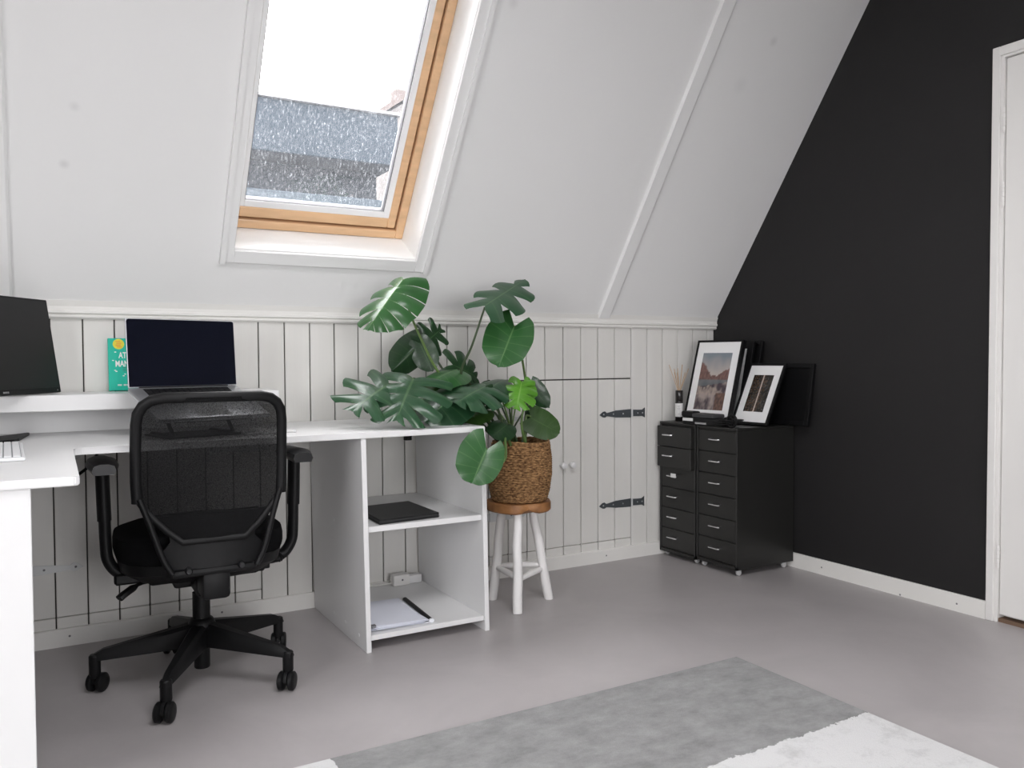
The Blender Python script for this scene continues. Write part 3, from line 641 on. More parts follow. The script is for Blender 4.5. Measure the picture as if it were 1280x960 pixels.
# ------------------------------------------------------------------ office chair
def chair():
    t = thing('office_chair', 'black mesh backed swivel office chair pulled up to the desk', 'chair', (.437, 2.714, 0), R(-.5))
    # five star base
    b = new(); lathe(b, [(.030, .100), (.040, .112), (.042, .175), (.034, .192), (.028, .196)], (0, 0, 0), 24); obj('hub', b, 'blackpl', t, True)
    for k in range(5):
        ang = R(-117+72*k); c, s = math.cos(ang), math.sin(ang); n = 8; rings = []
        fr = lambda r, y, z: Vector((r*c-y*s, r*s+y*c, z))
        b = new()
        for i in range(n+1):
            q = i/n; r = .025+q*.290; hw = .028*(1-q)+.014*q; zt = .182-.058*q; zb = .112-.014*q
            if q > .9: zt -= .012*(q-.9)/.1
            rings.append([b.verts.new(fr(r, y, z)) for y, z in ((-hw, zb), (hw, zb), (hw*.92, zt-.010), (hw*.55, zt), (-hw*.55, zt), (-hw*.92, zt-.010))])
        for A, B2 in zip(rings, rings[1:]):
            for j in range(6): b.faces.new([A[j], A[(j+1) % 6], B2[(j+1) % 6], B2[j]])
        b.faces.new(rings[0]); b.faces.new(rings[-1][::-1]); lg = obj('base_leg', b, 'blackpl', t, True)
        p = fr(.302, 0, 0); b = new(); lathe(b, [(.014, .052), (.0165, .060), (.0165, .112), (.013, .116)], p, 12); obj('caster_stem', b, 'blackpl', lg, True)
        ax = R((-28, -33, -18, -26, -36)[k]); d = Vector((math.cos(ax), math.sin(ax), 0)); e = Vector((-d.y, d.x, 0)); cc = p+e*(-.012)*(1 if k in (0, 1, 3) else -1)
        b = new(); fw = lambda q: cc+d*q.x+e*q.y+Vector((0, 0, q.z))
        for x0 in (-.0255, .0055): lathe(b, [(.012, x0), (.024, x0+.001), (.0285, x0+.005), (.0285, x0+.015), (.024, x0+.019), (.012, x0+.02)], (0, 0, .029), 20, 'x', fw)
        w = obj('caster', b, 'blackpl', t, True)
        b = new(); pts = [(.021*math.cos(q), .029+.031*math.sin(q)) for q in [PI*i/10 for i in range(11)]]
        prism(b, pts, .009, lambda u, v, q: fw(Vector((-.0045+q, u, v)))); lathe(b, [(.012, .045), (.015, .056), (.014, .064)], p, 12); obj('caster_hood', b, 'blackpl', w, True)
    b = new(); lathe(b, [(.022, .038), (.024, .042), (.024, .1)], (0, 0, 0), 20); obj('gas_piston', b, 'blackpl', t, True); b = new(); lathe(b, [(.0265, .19), (.0265, .275), (.020, .276), (.020, .31)], (0, 0, 0), 20); obj('gas_column', b, 'blackpl', t, True)
    # mechanism and levers
    b = new(); box(b, -.036, .042, -.16, .12, .300, .355, .010, 2); box(b, -.085, -.02, -.05, .10, .305, .355, .01, 2); box(b, -.16, .16, -.10, .16, .335, .375, .012, 2); obj('mechanism', b, 'blackpl', t, True)
    b = new(); tube(b, bez([(-.10, 0, .325), (-.17, -.02, .33), (-.215, -.04, .312), (-.235, -.05, .300)], 4), [.008]*6+[.016]*7, 8, flat=.6); obj('lever', b, 'blackpl', t, True)
    b = new(); box(b, -.245, -.14, -.03, .01, .332, .366, .006); obj('lever', b, 'blackpl', t)
    b = new(); box(b, .11, .19, -.04, 0, .325, .355, .006); box(b, .185, .205, -.035, -.005, .33, .35, .003); obj('lever', b, 'blackpl', t)
    # seat: rounded cushion on a pan
    def cushion(rows, seg=40, ex=3.2):
        b = new(); rg = []
        for sc, z in rows:
            ring = []
            for k in range(seg):
                a = 2*PI*k/seg; c, s = math.cos(a), math.sin(a); rr = (abs(c)**ex+abs(s)**ex)**(-1/ex)
                x, y = .247*sc*rr*c, .225*sc*rr*s
                ring.append(b.verts.new((x, .030+y, z-.018*max(0, (y-.14)/.1)**2-.012*(x/.25)**2*(1 if sc < .95 else 0))))
            rg.append(ring)
        for A, B2 in zip(rg, rg[1:]):
            for k in range(seg): b.faces.new([A[k], A[(k+1) % seg], B2[(k+1) % seg], B2[k]])
        b.faces.new(rg[0][::-1]); b.faces.new(rg[-1]); return b
    obj('seat', cushion([(.93, .408), (.97, .414), (.985, .430), (.985, .455), (.97, .475), (.925, .488), (.8, .496), (.4, .498)]), 'fabric', t, True)
    obj('seat_pan', cushion([(.52, .332), (.74, .348), (.93, .384), (.96, .4085)]), 'blackpl', t, True)
    # arms
    for s in (-1, 1):
        X = s*.283+.012
        b = new(); n = 9; rg = []
        for i in range(n):
            q = i/(n-1); y = -.115+.235*q; hw = .044*math.sin(PI*(.16+.68*q))**.5; zz = .698-.030*max(0, .35-q)**1.2-.006*q
            rg.append([b.verts.new((X+hw*x*1.02, y, zz+z)) for x, z in ((-1, -.004), (-.86, .009), (-.4, .014), (.4, .014), (.86, .009), (1, -.004), (.82, -.016), (-.82, -.016))])
        for A, B2 in zip(rg, rg[1:]):
            for j in range(8): b.faces.new([A[j], A[(j+1) % 8], B2[(j+1) % 8], B2[j]])
        b.faces.new(rg[0][::-1]); b.faces.new(rg[-1]); arm = obj('armrest_pad', b, 'blackgl', t, True)
        b = new(); tube(b, bez([(X, 0, .690), (X-s*.002, 0, .60), (X-s*.004, 0, .525)], 4), .027, 14, flat=.72, up=(1, 0, 0)); obj('armrest_sleeve', b, 'blackpl', t, True)
        b = new(); tube(b, bez([(X-s*.004, 0, .56), (X-s*.006, 0, .46), (X-s*.012, 0, .405), (X-s*.040, 0, .365), (X-s*.085, 0, .353), (s*.10, .02, .350)], 6), .0225, 14, flat=.74, up=(1, 0, .35)); obj('armrest_post', b, 'blackpl', t, True)
    # back
    cx = .002
    prof = [(.485, .085), (.52, .126), (.555, .158), (.585, .182), (.613, .198), (.66, .2005), (.75, .2005), (.82, .199), (.850, .195), (.873, .182), (.887, .162), (.894, .132)]
    yb = lambda z: -.252-.030*((z-.41)/.5)**2+.010*math.sin(PI*(z-.41)/.5)
    bow = lambda x: .045*(x/.21)**2
    P = lambda x, z, dy=0: Vector((cx+x, yb(z)+bow(x)+dy, z))
    tilt = lambda v: v
    b = new(); rows = []
    for z, w in prof: rows.append([b.verts.new(P(w*(-1+2*i/16), z)) for i in range(17)])
    for A, B2 in zip(rows, rows[1:]):
        for i in range(16): b.faces.new([A[i], A[i+1], B2[i+1], B2[i]])
    obj('back_mesh', b, 'mesh', t, True)
    outl = [(-w, z) for z, w in prof[4:]]+[(w, z) for z, w in prof[:3:-1]]
    b = new(); path = [P(-.198, .600)]+[P(x, z) for x, z in outl]+[P(.198, .600)]
    tube(b, path, .0150, 12, flat=.8, up=(0, 1, 0)); obj('back_frame', b, 'blackpl', t, True)
    low = [(-w, z) for z, w in prof[4::-1]]+[(w, z) for z, w in prof[:5]]
    b = new(); tube(b, [P(x, z, -.002) for x, z in low], .0095, 10, flat=.8, up=(0, 1, 0)); obj('lower_rim', b, 'blackpl', t, True)
    b = new(); rows = []
    for z, w in ((.400, .128), (.43, .135), (.46, .138), (.485, .115), (.51, .12), (.535, .142), (.56, .160)): rows.append([b.verts.new(P(w*(-1+2*i/12), z, .006)) for i in range(13)])
    for A, B2 in zip(rows, rows[1:]):
        for i in range(12): b.faces.new([A[i], A[i+1], B2[i+1], B2[i]])
    e = bmesh.ops.extrude_face_region(b, geom=b.faces[:])
    for v in e['geom']:
        if isinstance(v, bmesh.types.BMVert): v.co.y += .012
    obj('back_shell', b, 'blackpl', t, True)
    b = new(); rows = []          # lumbar pad behind the mesh
    for z, w in ((.50, .09), (.52, .115), (.54, .13), (.555, .135), (.565, .13)): rows.append([b.verts.new(P(w*(-1+2*i/10), z, .020)) for i in range(11)])
    for A, B2 in zip(rows, rows[1:]):
        for i in range(10): b.faces.new([A[i], A[i+1], B2[i+1], B2[i]])
    obj('lumbar_pad', b, 'fabric', t, True)
    for s in (-1, 1):
        b = new(); tube(b, bez([P(s*.193, .612, -.006), P(s*.170, .545, -.012), P(s*.140, .45, -.016), P(s*.115, .400, -.014)], 5), .0088, 10); obj('back_support', b, 'blackpl', t, True)
        b = new(); lathe(b, [(.010, .012), (.010, -.004), (.007, -.007)], P(s*.072, .405, -.010), 12, 'y'); obj('bolt', b, 'blackgl', t, True)
    b = new(); box(b, -.118+cx, .118+cx, yb(.39)+.002, yb(.39)+.03, .384, .408, .010, 2); box(b, -.036+cx, .042+cx, yb(.36)+.004, -.12, .312, .39, .012, 2); obj('back_bracket', b, 'blackpl', t, True)
chair()

# ------------------------------------------------------------------ stool, basket, plant
SX, SY = 1.694, 2.893
def stool():
    t = thing('stool', 'round live-edge wooden stool on three white legs beside the desk', 'stool', (SX, SY, 0))
    b = new(); seg = 40; rg = []
    for sc, z in ((.955, .386), (1, .392), (1.0, .417), (.97, .424)):
        ring = []
        for k in range(seg):
            a = 2*PI*k/seg; rr = .132*(1+.022*math.sin(3*a+1)+.018*math.sin(5*a+.4))-.016*math.exp(-((((a-R(258)+PI) % (2*PI))-PI)/.16)**2)
            zz = z+(.014*math.exp(-((((a-R(258)+PI) % (2*PI))-PI)/.2)**2) if z < .40 else 0)
            ring.append(b.verts.new((rr*sc*math.cos(a), rr*sc*math.sin(a), zz)))
        rg.append(ring)
    for A, B2 in zip(rg, rg[1:]):
        for k in range(seg): b.faces.new([A[k], A[(k+1) % seg], B2[(k+1) % seg], B2[k]])
    b.faces.new(rg[0][::-1]); b.faces.new(rg[-1]); obj('seat', b, 'slabwood', t, True)
    feet = [(-.075, -.112), (-.067, .110), (.140, -.002)]; tops = [(-.048, -.072), (-.043, .062), (.062, 0)]
    for f, q in zip(feet, tops):
        b = new(); path = [Vector((f[0]+(q[0]-f[0])*k/6, f[1]+(q[1]-f[1])*k/6, .39*k/6)) for k in range(7)]
        for k in range(1, 6): path[k] += Vector((random.uniform(-.003, .003), random.uniform(-.003, .003), 0))
        tube(b, path, [.0195, .020, .0195, .0185, .0185, .018, .0175], 12, up=(0, 1, 0)); obj('leg', b, 'whitewash', t, True)
    at = lambda i, z: Vector((feet[i][0]+(tops[i][0]-feet[i][0])*z/.39, feet[i][1]+(tops[i][1]-feet[i][1])*z/.39, z))
    for i, j, z in ((0, 1, .135), (0, 2, .128), (1, 2, .142)):
        b = new(); p, q = at(i, z), at(j, z+.004); tube(b, [p, p.lerp(q, .15), p.lerp(q, .5)+Vector((0, 0, .002)), p.lerp(q, .85), q], [.006, .011, .013, .011, .006], 10); obj('stretcher', b, 'whitewash', t, True)
stool()
def basket():
    t = thing('basket_planter', 'woven brown seagrass basket on the wooden stool seat', 'basket', (SX+.004, SY, .4245))
    rows, seg = 26, 72; Hh = .236; b = new(); rg = []
    def rad(z): return lerp_tab([(0, .100), (.03, .107), (.2, .118), (.45, .124), (.75, .120), (1, .114)], z)
    for i in range(rows*3+1):
        q = i/(rows*3); row = i//3; ph = (i % 3)/3; bulge = math.sin(PI*ph) if ph else 0
        ring = []
        for k in range(seg*2):
            a = 2*PI*k/(seg*2); wv = math.sin(36*a+(row % 2)*PI); r = rad(q)+bulge*(.0038+.0034*wv)+.0012*noise.noise((5*math.cos(a), 5*math.sin(a), q*14))
            sag = .010*(1-q)*max(0, -math.cos(a-R(-20)))
            ring.append(b.verts.new((r*math.cos(a)+.006*q-sag*.6+.004*noise.noise((math.cos(a), math.sin(a), q*2)), r*math.sin(a), Hh*q+.004*q*math.sin(2*a+.8))))
        rg.append(ring)
    n = seg*2
    for A, B2 in zip(rg, rg[1:]):
        for k in range(n): b.faces.new([A[k], A[(k+1) % n], B2[(k+1) % n], B2[k]])
    b.faces.new(rg[0][::-1])
    inner = []
    for q in (1, .80):
        inner.append([b.verts.new(((rad(q)-.010)*math.cos(2*PI*k/n)+.006*q, (rad(q)-.010)*math.sin(2*PI*k/n), Hh*q)) for k in range(n)])
    for A, B2 in ((rg[-1], inner[0]), (inner[0], inner[1])):
        for k in range(n): b.faces.new([A[k], A[(k+1) % n], B2[(k+1) % n], B2[k]])
    obj('weave', b, 'basket', t, True)
    b = new(); tube(b, [((rad(1)-.002)*math.cos(a)+.006, (rad(1)-.002)*math.sin(a), Hh+.002+.004*math.sin(2*a+.8)+.0012*math.sin(30*a)) for a in [2*PI*k/90 for k in range(90)]], .0055, 8, True); obj('rim', b, 'basket', t, True)
    b = new(); lathe(b, [(.09, Hh*.80), (.107, Hh*.81), (.104, Hh*.86), (.06, Hh*.885)], (.005, 0, 0), 32); obj('soil', b, 'soil', t, True)
basket()

C0 = Vector((0, 0, 1.0))
def ray(px, py, y):
    """world point of the measured plant position (pixel in the photograph) at a given distance y into the room"""
    cy, sy = math.cos(YAW), math.sin(YAW); fwd = Vector((sy*math.cos(PIT), cy*math.cos(PIT), -math.sin(PIT))); right = Vector((cy, -sy, 0)); down = fwd.cross(right)
    r = math.cos(ROL)*right+math.sin(ROL)*down; d = -math.sin(ROL)*right+math.cos(ROL)*down
    v = r*((px-640)/1037.7)+d*((py-480)/1037.7)+fwd; return C0+v*((y)/v.y)
LEN = [(0, .80), (.12, .98), (.35, 1.0), (.6, .86), (.8, .48), (.93, .15), (1, .05)]
def leaf(parent, m, A, T, nrm, hw, nl=1, gap=0., s0=.35, fold=.10, droop=.15, curl=.0, hwL=None, heart=-58, wave=.02, fwdang=68, fold2=None, gap2=None, nl2=None):
    A, T = Vector(A), Vector(T); f = T-A; L = f.length; f.normalize(); n = Vector(nrm); n = (n-f*n.dot(f)).normalized(); r = f.cross(n)
    b = new(); uv = b.loops.layers.uv.new('leaf'); ns = 6; meta = {}
    for side in (1, -1):
        h = hw if side == 1 else (hwL if hwL is not None else hw)
        fo = fold if side == 1 or fold2 is None else fold2; gp = gap if side == 1 or gap2 is None else gap2; n_ = nl if side == 1 or nl2 is None else nl2
        nt = 5 if n_ > 1 else 22; lobes = n_ if n_ > 1 else 1
        for k in range(lobes):
            t0, t1 = k/lobes, (k+1)/lobes; tc = (t0+t1)/2; g = []
            for i in range(nt+1):
                tau = t0+(t1-t0)*i/nt; row = []
                for j in range(ns+1):
                    s = j/ns; q = max(0, (s-s0)/(1-s0)); gg = gp*(q*q*(3-2*q))**.6
                    te = tc+(tau-tc)*(1-gg); ph = R(heart+(fwdang-heart)*te)
                    tipround = 1-(.22*gp*abs(2*(tau-t0)/(t1-t0)-1)**2 if lobes > 1 else 0)
                    ln = h*lerp_tab(LEN, te)*tipround; d = s*ln
                    al = L*.88*te+d*math.sin(ph); la = d*math.cos(ph)
                    z = fo*d-droop*d*d/h-curl*max(0, al/L)**2*L+wave*h*math.sin(te*21+side)*s*s
                    if lobes > 1: z += .10*d*math.sin(PI*(tau-t0)/(t1-t0))
                    v = b.verts.new(A+f*al+r*(side*la)+n*z); meta[v] = (s, te); row.append(v)
                g.append(row)
            for i in range(nt):
                for j in range(ns):
                    q4 = [g[i][j], g[i][j+1], g[i+1][j+1], g[i+1][j]]
                    fc = b.faces.new(q4 if side == 1 else q4[::-1]); fc.smooth = True
                    for lp in fc.loops: lp[uv].uv = meta[lp.vert]
    bmesh.ops.remove_doubles(b, verts=b.verts[:], dist=2e-5)
    return obj('leaf', b, m, parent, keepn=True)
def plant():
    t = thing('monstera_plant', 'large split-leaf green houseplant growing from the basket over the desk', 'plant', (0, 0, 0))
    CAM = Vector((-.42, -.86, .25)); UP = Vector((0, 0, 1)); X = Vector((1, 0, 0))
    root = Vector((SX, SY, .625))
    def pet(pts, r0=.0062, r1=.0038, m='petiole'):
        b = new(); p = bez(pts, 6); tube(b, p, [r0+(r1-r0)*i/(len(p)-1) for i in range(len(p))], 8); obj('petiole', b, m, t, True)
    def rt(dx, dy): return root+Vector((dx, dy, 0))
    # big leaf at the top left
    A = ray(504, 349, 2.88); leaf(t, 'leaf_mid', A, ray(452, 415, 2.78), CAM+UP*.55+X*-.05, .120, 5, .34, .22, -.42, .42, .10, hwL=.118, wave=.01, fold2=-.08, gap2=.07, nl2=7)
    pet([rt(-.03, 0), ray(605, 520, 2.92), ray(552, 470, 2.93), ray(527, 425, 2.92), ray(511, 386, 2.90), A])
    # leaf at the top right, seen along its surface
    A = ray(606, 382, 2.80); leaf(t, 'leaf_blue', A, ray(663, 345, 2.98), Vector((-.30, -.62, .72)), .125, 4, .45, .35, -.05, .25, .0, hwL=.105)
    pet([rt(-.015, .01), ray(590, 520, 2.93), ray(576, 470, 2.90), ray(590, 432, 2.85), ray(606, 384, 2.80)], m='petiole_dk')
    # heart leaf on the right
    A = ray(643, 408, 2.84); leaf(t, 'leaf_mid', A, ray(621, 462, 2.76), CAM+UP*.35, .105, 1, 0, .3, .16, .14, .10, hwL=.095)
    pet([rt(.03, .02), ray(661, 515, 2.95), ray(656, 470, 2.94), ray(650, 435, 2.90), A])
    # large split leaf far left
    A = ray(486, 480, 2.84); leaf(t, 'leaf_blue', A, ray(434, 512, 2.74), CAM*.8+UP*.65, .160, 4, .55, .20, -.02, .22, .12, hwL=.138, heart=-50)
    pet([rt(-.05, -.01), ray(600, 530, 2.90), ray(545, 498, 2.92), ray(510, 482, 2.90), A], m='petiole_dk')
    # split leaf in front of it
    A = ray(517, 473, 2.80); leaf(t, 'leaf_blue', A, ray(492, 524, 2.66), CAM*.7+UP*.7, .165, 5, .42, .25, -.06, .34, .16, hwL=.16, heart=-40)
    pet([rt(-.04, -.03), ray(600, 530, 2.84), ray(560, 485, 2.86), A], m='petiole_dk')
    # dark folded leaf standing behind
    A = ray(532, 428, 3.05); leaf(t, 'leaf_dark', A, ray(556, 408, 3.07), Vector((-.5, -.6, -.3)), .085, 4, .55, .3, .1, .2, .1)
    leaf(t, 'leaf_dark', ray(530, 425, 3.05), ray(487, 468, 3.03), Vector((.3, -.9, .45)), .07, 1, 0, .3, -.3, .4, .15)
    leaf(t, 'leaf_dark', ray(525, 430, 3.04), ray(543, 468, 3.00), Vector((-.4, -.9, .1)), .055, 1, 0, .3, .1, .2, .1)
    pet([rt(-.04, .02), ray(600, 515, 3.0), ray(560, 470, 3.03), ray(545, 448, 3.05), ray(533, 426, 3.05)], m='petiole_dk')
    # middle leaves
    A = ray(572, 462, 2.92); leaf(t, 'leaf_mid', A, ray(537, 470, 2.84), CAM*.6+UP*.8, .075, 1, 0, .3, -.10, .30, .2)
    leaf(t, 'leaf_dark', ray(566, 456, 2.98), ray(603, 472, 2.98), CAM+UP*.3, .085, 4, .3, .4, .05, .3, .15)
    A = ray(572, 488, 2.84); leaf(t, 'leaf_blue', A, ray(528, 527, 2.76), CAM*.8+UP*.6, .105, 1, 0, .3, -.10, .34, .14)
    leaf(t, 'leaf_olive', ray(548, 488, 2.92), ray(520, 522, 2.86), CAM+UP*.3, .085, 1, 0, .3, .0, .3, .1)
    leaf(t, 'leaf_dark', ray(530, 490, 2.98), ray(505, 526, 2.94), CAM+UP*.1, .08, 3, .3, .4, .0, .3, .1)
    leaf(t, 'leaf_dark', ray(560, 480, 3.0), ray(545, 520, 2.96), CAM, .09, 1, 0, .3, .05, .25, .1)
    pet([rt(-.04, -.02), ray(598, 525, 2.87), ray(575, 490, 2.85)], m='petiole_dk'); pet([rt(-.03, .01), ray(600, 500, 2.95), ray(585, 476, 2.95), ray(572, 462, 2.92)], m='petiole_dk')
    pet([rt(-.045, 0), ray(590, 522, 2.93), ray(548, 488, 2.92)], m='petiole_dk')
    # bluish spread leaf in the centre
    A = ray(607, 483, 2.80); leaf(t, 'leaf_blue', A, ray(566, 500, 2.70), CAM*.65+UP*.8, .115, 4, .22, .4, -.08, .32, .12)
    leaf(t, 'leaf_blue', ray(612, 486, 2.83), ray(640, 462, 2.92), CAM*.7+UP*.6, .075, 1, 0, .3, -.1, .35, .25)
    leaf(t, 'leaf_dark', ray(606, 484, 2.80), ray(610, 514, 2.74), CAM+UP*.2, .045, 4, .55, .15, -.1, .3, .1)
    pet([rt(-.03, -.03), ray(628, 528, 2.82), ray(618, 498, 2.81), A], m='petiole_dk')
    # fresh light leaf
    A = ray(652, 478, 2.82); leaf(t, 'leaf_fresh', A, ray(645, 514, 2.75), CAM+UP*.35, .075, 5, .35, .35, -.12, .40, .10, wave=.06)
    leaf(t, 'leaf_fresh', ray(655, 478, 2.83), ray(667, 500, 2.79), CAM+UP*.5, .045, 3, .3, .4, -.1, .4, .2)
    pet([rt(.02, -.03), ray(652, 530, 2.84), ray(656, 500, 2.84), ray(654, 478, 2.825)])
    # right hand leaves
    leaf(t, 'leaf_olive', ray(663, 522, 2.90), ray(704, 544, 2.84), CAM+UP*.25, .066, 1, 0, .3, .05, .12, .0, heart=-35)
    leaf(t, 'leaf_dark', ray(662, 480, 2.96), ray(690, 514, 2.92), CAM+X*-.4, .045, 1, 0, .6, .05, .2, .05, heart=-30)
    leaf(t, 'leaf_dark', ray(664, 518, 2.92), ray(669, 549, 2.90), CAM+X*-.6, .03, 1, 0, .3, .0, .2, .0)
    pet([rt(.03, 0), ray(657, 535, 2.91), ray(658, 520, 2.91), ray(664, 521, 2.90)]); pet([rt(.025, .02), ray(658, 510, 2.96), ray(661, 480, 2.96)], m='petiole_dk')
    # heart leaf hanging low at the front left
    A = ray(608, 562, 2.60); leaf(t, 'leaf_mid', A, ray(588, 609, 2.57), CAM-UP*.12+X*.1, .096, 1, 0, .3, .16, .10, .04, hwL=.078)
    pet([rt(-.05, -.05), ray(632, 545, 2.78), ray(632, 572, 2.66), ray(622, 578, 2.62), ray(607, 560, 2.605)])
    # small dark leaves low in the middle
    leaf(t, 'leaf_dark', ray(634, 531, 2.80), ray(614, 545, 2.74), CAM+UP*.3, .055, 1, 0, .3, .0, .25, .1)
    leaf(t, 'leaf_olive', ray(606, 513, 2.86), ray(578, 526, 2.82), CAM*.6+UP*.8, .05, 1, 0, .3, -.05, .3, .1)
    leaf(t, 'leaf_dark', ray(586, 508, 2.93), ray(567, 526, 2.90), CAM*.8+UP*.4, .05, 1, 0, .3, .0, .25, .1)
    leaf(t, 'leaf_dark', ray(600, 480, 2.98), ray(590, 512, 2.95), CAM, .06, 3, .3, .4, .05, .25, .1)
    pet([rt(-.02, -.04), ray(640, 535, 2.83), ray(634, 530, 2.80)], m='petiole_dk'); pet([rt(-.04, -.01), ray(622, 520, 2.87), ray(606, 513, 2.86)], m='petiole_dk')
    for (a, b2, y) in ((628, 500, 2.86), (620, 492, 2.92), (640, 498, 2.9), (634, 488, 2.95), (645, 505, 2.88), (660, 505, 2.9), (616, 505, 2.84)):
        pet([rt(random.uniform(-.04, .04), random.uniform(-.03, .03)), ray(640, 540, y), ray(a, b2, y)], .005, .003, random.choice(('petiole', 'petiole_dk')))
plant()

# ------------------------------------------------------------------ drawer units and what stands on them
CT_Z, CXF = .677, 2.737
def cabinet(y0, y1, label, pulled=(), zfoot=.028, handle_dy=0):
    t = thing('drawer_unit', label, 'drawer unit', (CXF, (y0+y1)/2, 0), 0, 'drawer units in the corner'); h = (y1-y0)/2; D = 3.104-CXF; zt = CT_Z
    b = new(); box(b, .010, D, -h, h, zfoot, zt-.012); obj('carcass', b, 'cab', t)
    b = new(); box(b, -.001, D, -h, h, zt-.012, zt, .002); obj('top', b, 'cab', t)
    b = new()
    for s in (-1, 1): box(b, 0, .012, s*h-(.010 if s > 0 else 0), s*h+(.010 if s < 0 else 0), zfoot, zt-.012, .0015)
    box(b, 0, .012, -h, h, zfoot, zfoot+.016, .0015); obj('front_frame', b, 'cab', t)
    zz = [zt-.018-i*(zt-.018-zfoot-.020)/6 for i in range(7)]
    for i in range(6):
        dx = -.020 if i in pulled else 0.; e = .004 if i in pulled else 0
        b = new(); box(b, .003+dx-(.006 if i in pulled else 0), .0095+dx+(.02 if i in pulled else 0), -h+.0115-e, h-.0115+e, zz[i+1]+.0015, zz[i]-.0015, .002); d = obj('drawer', b, 'cab', t)
        x = .003+dx-(.006 if i in pulled else 0); zc = (zz[i]+zz[i+1])/2+.008; yc = handle_dy+(.004 if i in pulled else 0)
        b = new(); tube(b, [(x+.002, yc-.034, zc+.004), (x-.012, yc-.034, zc), (x-.016, yc-.030, zc), (x-.016, yc+.030, zc), (x-.012, yc+.034, zc), (x+.002, yc+.034, zc+.004)], .0036, 8); obj('handle', b, 'chrome', d, True)
        if i == 2 and pulled:
            b = new(); box(b, x-.0235, x-.0205, yc-.042, yc-.006, zc-.004, zc+.016, .0005); obj('label_tag', b, 'tag', d)
    for sx in (.035, D-.04):
        for sy in (-1, 1):
            b = new(); lathe(b, [(.011, -.007), (.014, -.004), (.014, .004), (.011, .007)], (sx, sy*(h-.022), .014), 14, 'y'); box(b, sx-.010, sx+.010, sy*(h-.022)-.009, sy*(h-.022)+.009, .018, zfoot, .002); obj('caster', b, 'caster', t, True)
    return t
cabinet(2.729, 2.994, 'black six-drawer unit on casters nearest the camera', (), .030, .005)
cabinet(3.002, 3.262, 'black six-drawer unit in the corner with two drawers pulled out', (0, 1), .022, .03)

def colour_grid(w, h, fn, f, name, parent, nx=36, ny=52):
    """flat print: a grid whose colours come from fn(u,v); f maps (x,z) on the sheet to world"""
    me = bpy.data.meshes.new(name); vs = [tuple(f(-w/2+w*i/nx, h*j/ny)) for j in range(ny+1) for i in range(nx+1)]
    fs = [(j*(nx+1)+i, j*(nx+1)+i+1, (j+1)*(nx+1)+i+1, (j+1)*(nx+1)+i) for j in range(ny) for i in range(nx)]
    me.from_pydata(vs, [], fs); ca = me.color_attributes.new('ink', 'FLOAT_COLOR', 'POINT')
    for k in range(len(vs)): i, j = k % (nx+1), k//(nx+1); ca.data[k].color = (*fn(i/nx, j/ny), 1)
    me.materials.append(M['photo']); return link(bpy.data.objects.new(name, me), parent)
def mix3(a, b, t): t = max(0, min(1, t)); return tuple(x+(y-x)*t for x, y in zip(a, b))
def lake(u, v):
    n = noise.noise((u*6, v*6, 1)); n2 = noise.noise((u*18, v*18, 4))
    ridge = .60+.24*max(0, 1-abs(u-.03)/.36)**.8+.14*max(0, (u-.62)/.38)+.03*noise.noise((u*9, 2, 0))
    if v > ridge: return mix3((.46, .40, .37), (.20, .23, .26), (v-.6)/.36+.15*n)
    if v > .53: return mix3((.10, .055, .05), (.20, .11, .095), .5+.9*n2)
    if v > .42+.10*max(0, u-.3): return mix3((.09, .10, .11), (.17, .17, .17), .5+.7*n)
    rock = (.34-.28*abs(u-.35)-v)+.10*n+.16
    c = mix3((.055, .04, .05), (.33, .27, .25), .45+1.3*n+.4*n2)
    if v > .25 and rock > .02: c = mix3(c, (.36, .29, .25), .5+.8*n2)
    if u > .68 and v < .3: c = mix3((.07, .04, .035), (.17, .095, .07), .5+n2)
    return c
def forest(u, v):
    n = noise.noise((u*15, v*24, 7)); n2 = noise.noise((u*30, v*50, 2))
    if abs(u-(.50+.02*math.sin(v*3))) < .030: return (.50, .40, .35)
    c = mix3((.007, .007, .007), (.045, .032, .022), .4+1.1*n)
    if n2 > .22 and u < .75: c = mix3(c, (.20, .095, .04), (n2-.2)*3)
    if n2 < -.35: c = (.09, .09, .09)
    return c
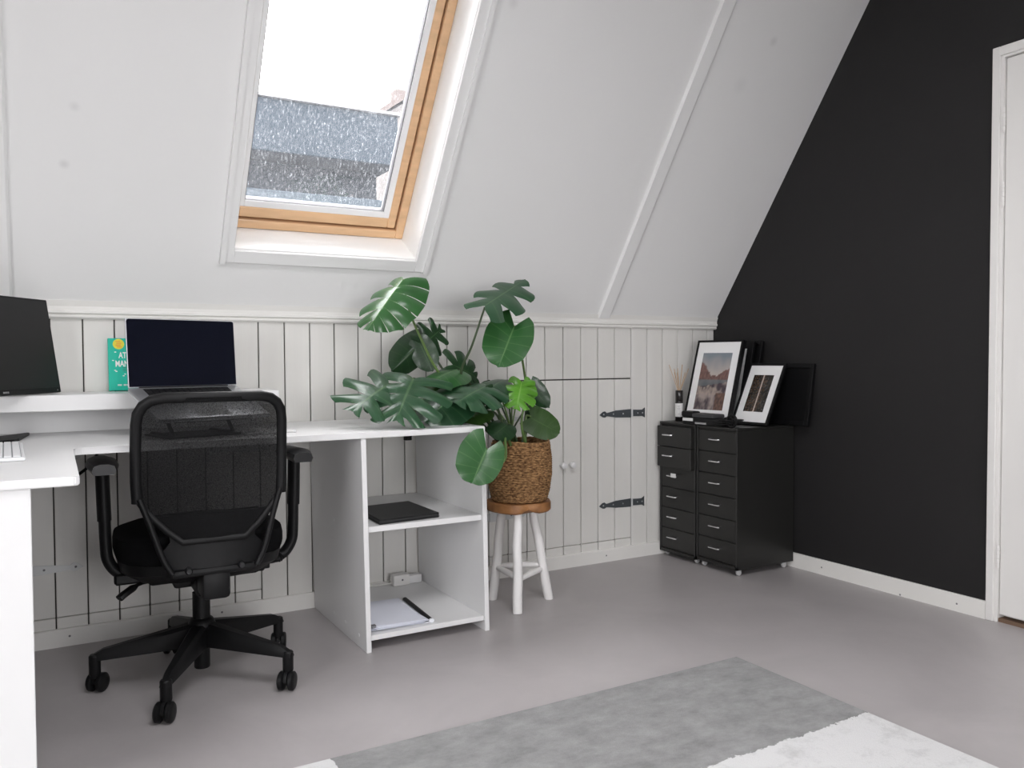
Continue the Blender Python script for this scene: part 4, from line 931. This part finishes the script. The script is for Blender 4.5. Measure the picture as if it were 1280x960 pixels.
def frame(label, x, y, az, lean, Wd, Hh, bar=.012, thick=.022, z=CT_Z+.0008, pic=None, mat_w=None, group=None, mount=True):
    """picture frame standing on its lower edge, leaning back; origin = lower left corner seen from the front"""
    u = Vector((math.cos(az), math.sin(az), 0)); nn = Vector((math.sin(az), -math.cos(az), 0)); v = -nn*math.sin(lean)+Vector((0, 0, math.cos(lean))); n = u.cross(v)
    if n.dot(nn) < 0: n = -n
    o = Vector((x, y, z)); t = thing('picture_frame', label, 'picture frame', o, 0, 'picture frames leaning on the drawer units')
    lift = thick*math.sin(lean)
    f = lambda a, b2, c=0.: u*a+v*b2+n*c+Vector((0, 0, lift))          # c toward the viewer
    b = new()
    for a0, a1, b0, b1 in ((0, bar, 0, Hh), (Wd-bar, Wd, 0, Hh), (bar, Wd-bar, 0, bar), (bar, Wd-bar, Hh-bar, Hh)):
        box(b, a0, a1, -thick, 0, b0, b1, .001, 1, lambda p: f(p.x, p.z, p.y))
    obj('moulding', b, 'frameblk', t)
    b = new(); box(b, bar*.6, Wd-bar*.6, -thick+.001, -thick+.004, bar*.6, Hh-bar*.6, 0, 1, lambda p: f(p.x, p.z, p.y)); obj('backing', b, 'frameblk', t)
    if mount:
        b = new(); box(b, bar*.6, Wd-bar*.6, -.0065, -.0045, bar*.6, Hh-bar*.6, 0, 1, lambda p: f(p.x, p.z, p.y)); obj('mount', b, 'mount', t)
    if pic:
        ml, mr, mb, mt = mat_w; w, h = Wd-ml-mr, Hh-mb-mt
        colour_grid(w, h, pic, lambda a, b2: f(ml+w/2+a, mb+b2, -.0042), 'photograph', t)
    return t
frame('black framed mountain lake photograph at the front of the leaning stack', 2.82, 3.184, R(-80.95), R(16.76), .273, .416, .010, .028, pic=lake, mat_w=(.048, .050, .058, .066))
# two more in the stack, standing further back and to the right
frame('black frame behind the lake photograph with a sliver of white mount showing', 2.950, 3.226, R(-86), R(13), .292, .405, .036, .018)
frame('dark frame at the back of the stack against the black wall', 2.990, 3.236, R(-88.5), R(12.5), .328, .409, .02, .016, mount=False)
frame('small black framed picture of a pale road through dark forest', 2.897, 2.932, R(-87.0), R(25.6), .215, .318, .0125, .013, pic=forest, mat_w=(.048, .050, .066, .062))
frame('plain black frame behind the small road picture next to the wall', 3.055, 2.90, R(-89), R(9), .285, .291, .02, .016, mount=False)
def diffuser():
    t = thing('reed_diffuser', 'black bottle reed diffuser with a white label on the corner drawer unit', 'diffuser', (2.822, 3.214, CT_Z))
    k = .0195
    b = new(); lathe(b, [(k*.9, .0005), (k, .003), (k, .094), (k*.9, .100)], (0, 0, 0), 24); obj('bottle', b, 'bottle', t, True)
    b = new(); lathe(b, [(k*.92, .100), (k*.96, .102), (k*.96, .152), (k*.90, .155), (.009, .155)], (0, 0, 0), 24); obj('collar', b, 'bottle', t, True)
    b = new(); lathe(b, [(k+.0004, .022), (k+.0006, .023), (k+.0006, .089), (k+.0004, .090)], (0, 0, 0), 24); lb = obj('label', b, 'tag', t, True)
    b = new()
    for z, w in ((.076, .7), (.070, .5), (.064, .8), (.058, .6), (.036, .5)):
        for i in range(6):
            a0 = R(225)+(i-3)*w*.16; b.faces.new([b.verts.new(((k+.0009)*math.cos(a), (k+.0009)*math.sin(a), zz)) for a, zz in ((a0, z), (a0+w*.12, z), (a0+w*.12, z+.0022), (a0, z+.0022))])
    obj('print', b, 'ink', lb)
    for i in range(9):
        a = 2*PI*i/9+.3; sp = .050*(1 if i % 2 else .62)
        b = new(); tube(b, [(-.006*math.cos(a), -.006*math.sin(a), .05), (.006*math.cos(a), .006*math.sin(a), .155), (sp*math.cos(a), sp*math.sin(a), .285-.02*(i % 3))], .0014, 6); obj('reed', b, 'reed', t)
diffuser()
def gear():      # camera or drawing gear
    t = thing('equipment_case', 'low black case with a grey lid and strap in front of the picture frames', 'case', (2.772, 2.925, CT_Z), R(-86))
    b = new(); box(b, -.155, .10, -.040, .044, .0005, .034, .006, 2); obj('body', b, 'leather', t, True)
    b = new(); box(b, -.10, .045, -.036, .038, .0345, .054, .006, 2); obj('lid', b, 'greylid', t, True)
    b = new(); box(b, -.165, -.09, -.038, .02, .034, .062, .008, 2); obj('pouch', b, 'leather', t, True)
    b = new(); box(b, -.150, -.085, -.0425, -.0395, .016, .030, .0005); obj('name_tag', b, 'tag', t)
    b = new(); box(b, -.07, .0, -.0420, -.0395, .004, .013, .0005); obj('zip_plate', b, 'ink', t)
    b = new()
    for i in range(3): tube(b, bez([(.05, -.04+.006*i, .008+.012*i), (.11, -.046, .012+.010*i), (.165, -.034, .020+.006*i), (.17, .015, .018+.008*i), (.11, .04, .012+.01*i), (.06, .035, .028)], 6), .0065, 8, flat=.5)
    obj('strap', b, 'leather', t, True)
    b = new(); tube(b, [(.155+.026*math.cos(a), -.040, .032+.026*math.sin(a)) for a in [2*PI*i/20 for i in range(20)]], .006, 8, True); obj('ring', b, 'blackpl', t, True)
    b = new(); lathe(b, [(.018, 0), (.020, .012), (.018, .03)], (.10, -.02, .026), 18, 'y'); obj('buckle', b, 'blackpl', t, True)
gear()

# ------------------------------------------------------------------ rug
bm = new(); nx, ny = 60, 60; x0, x1, y0, y1 = -.30, 1.995, -.20, 1.988
q = bmesh.new(); box(q, x0, x1, y0, y1, .0005, .009, .003, 2); merge(bm, q)
obj('rug', bm, 'rug', label='large short-pile rug in torn blocks of grey and off-white on the floor', cat='rug')
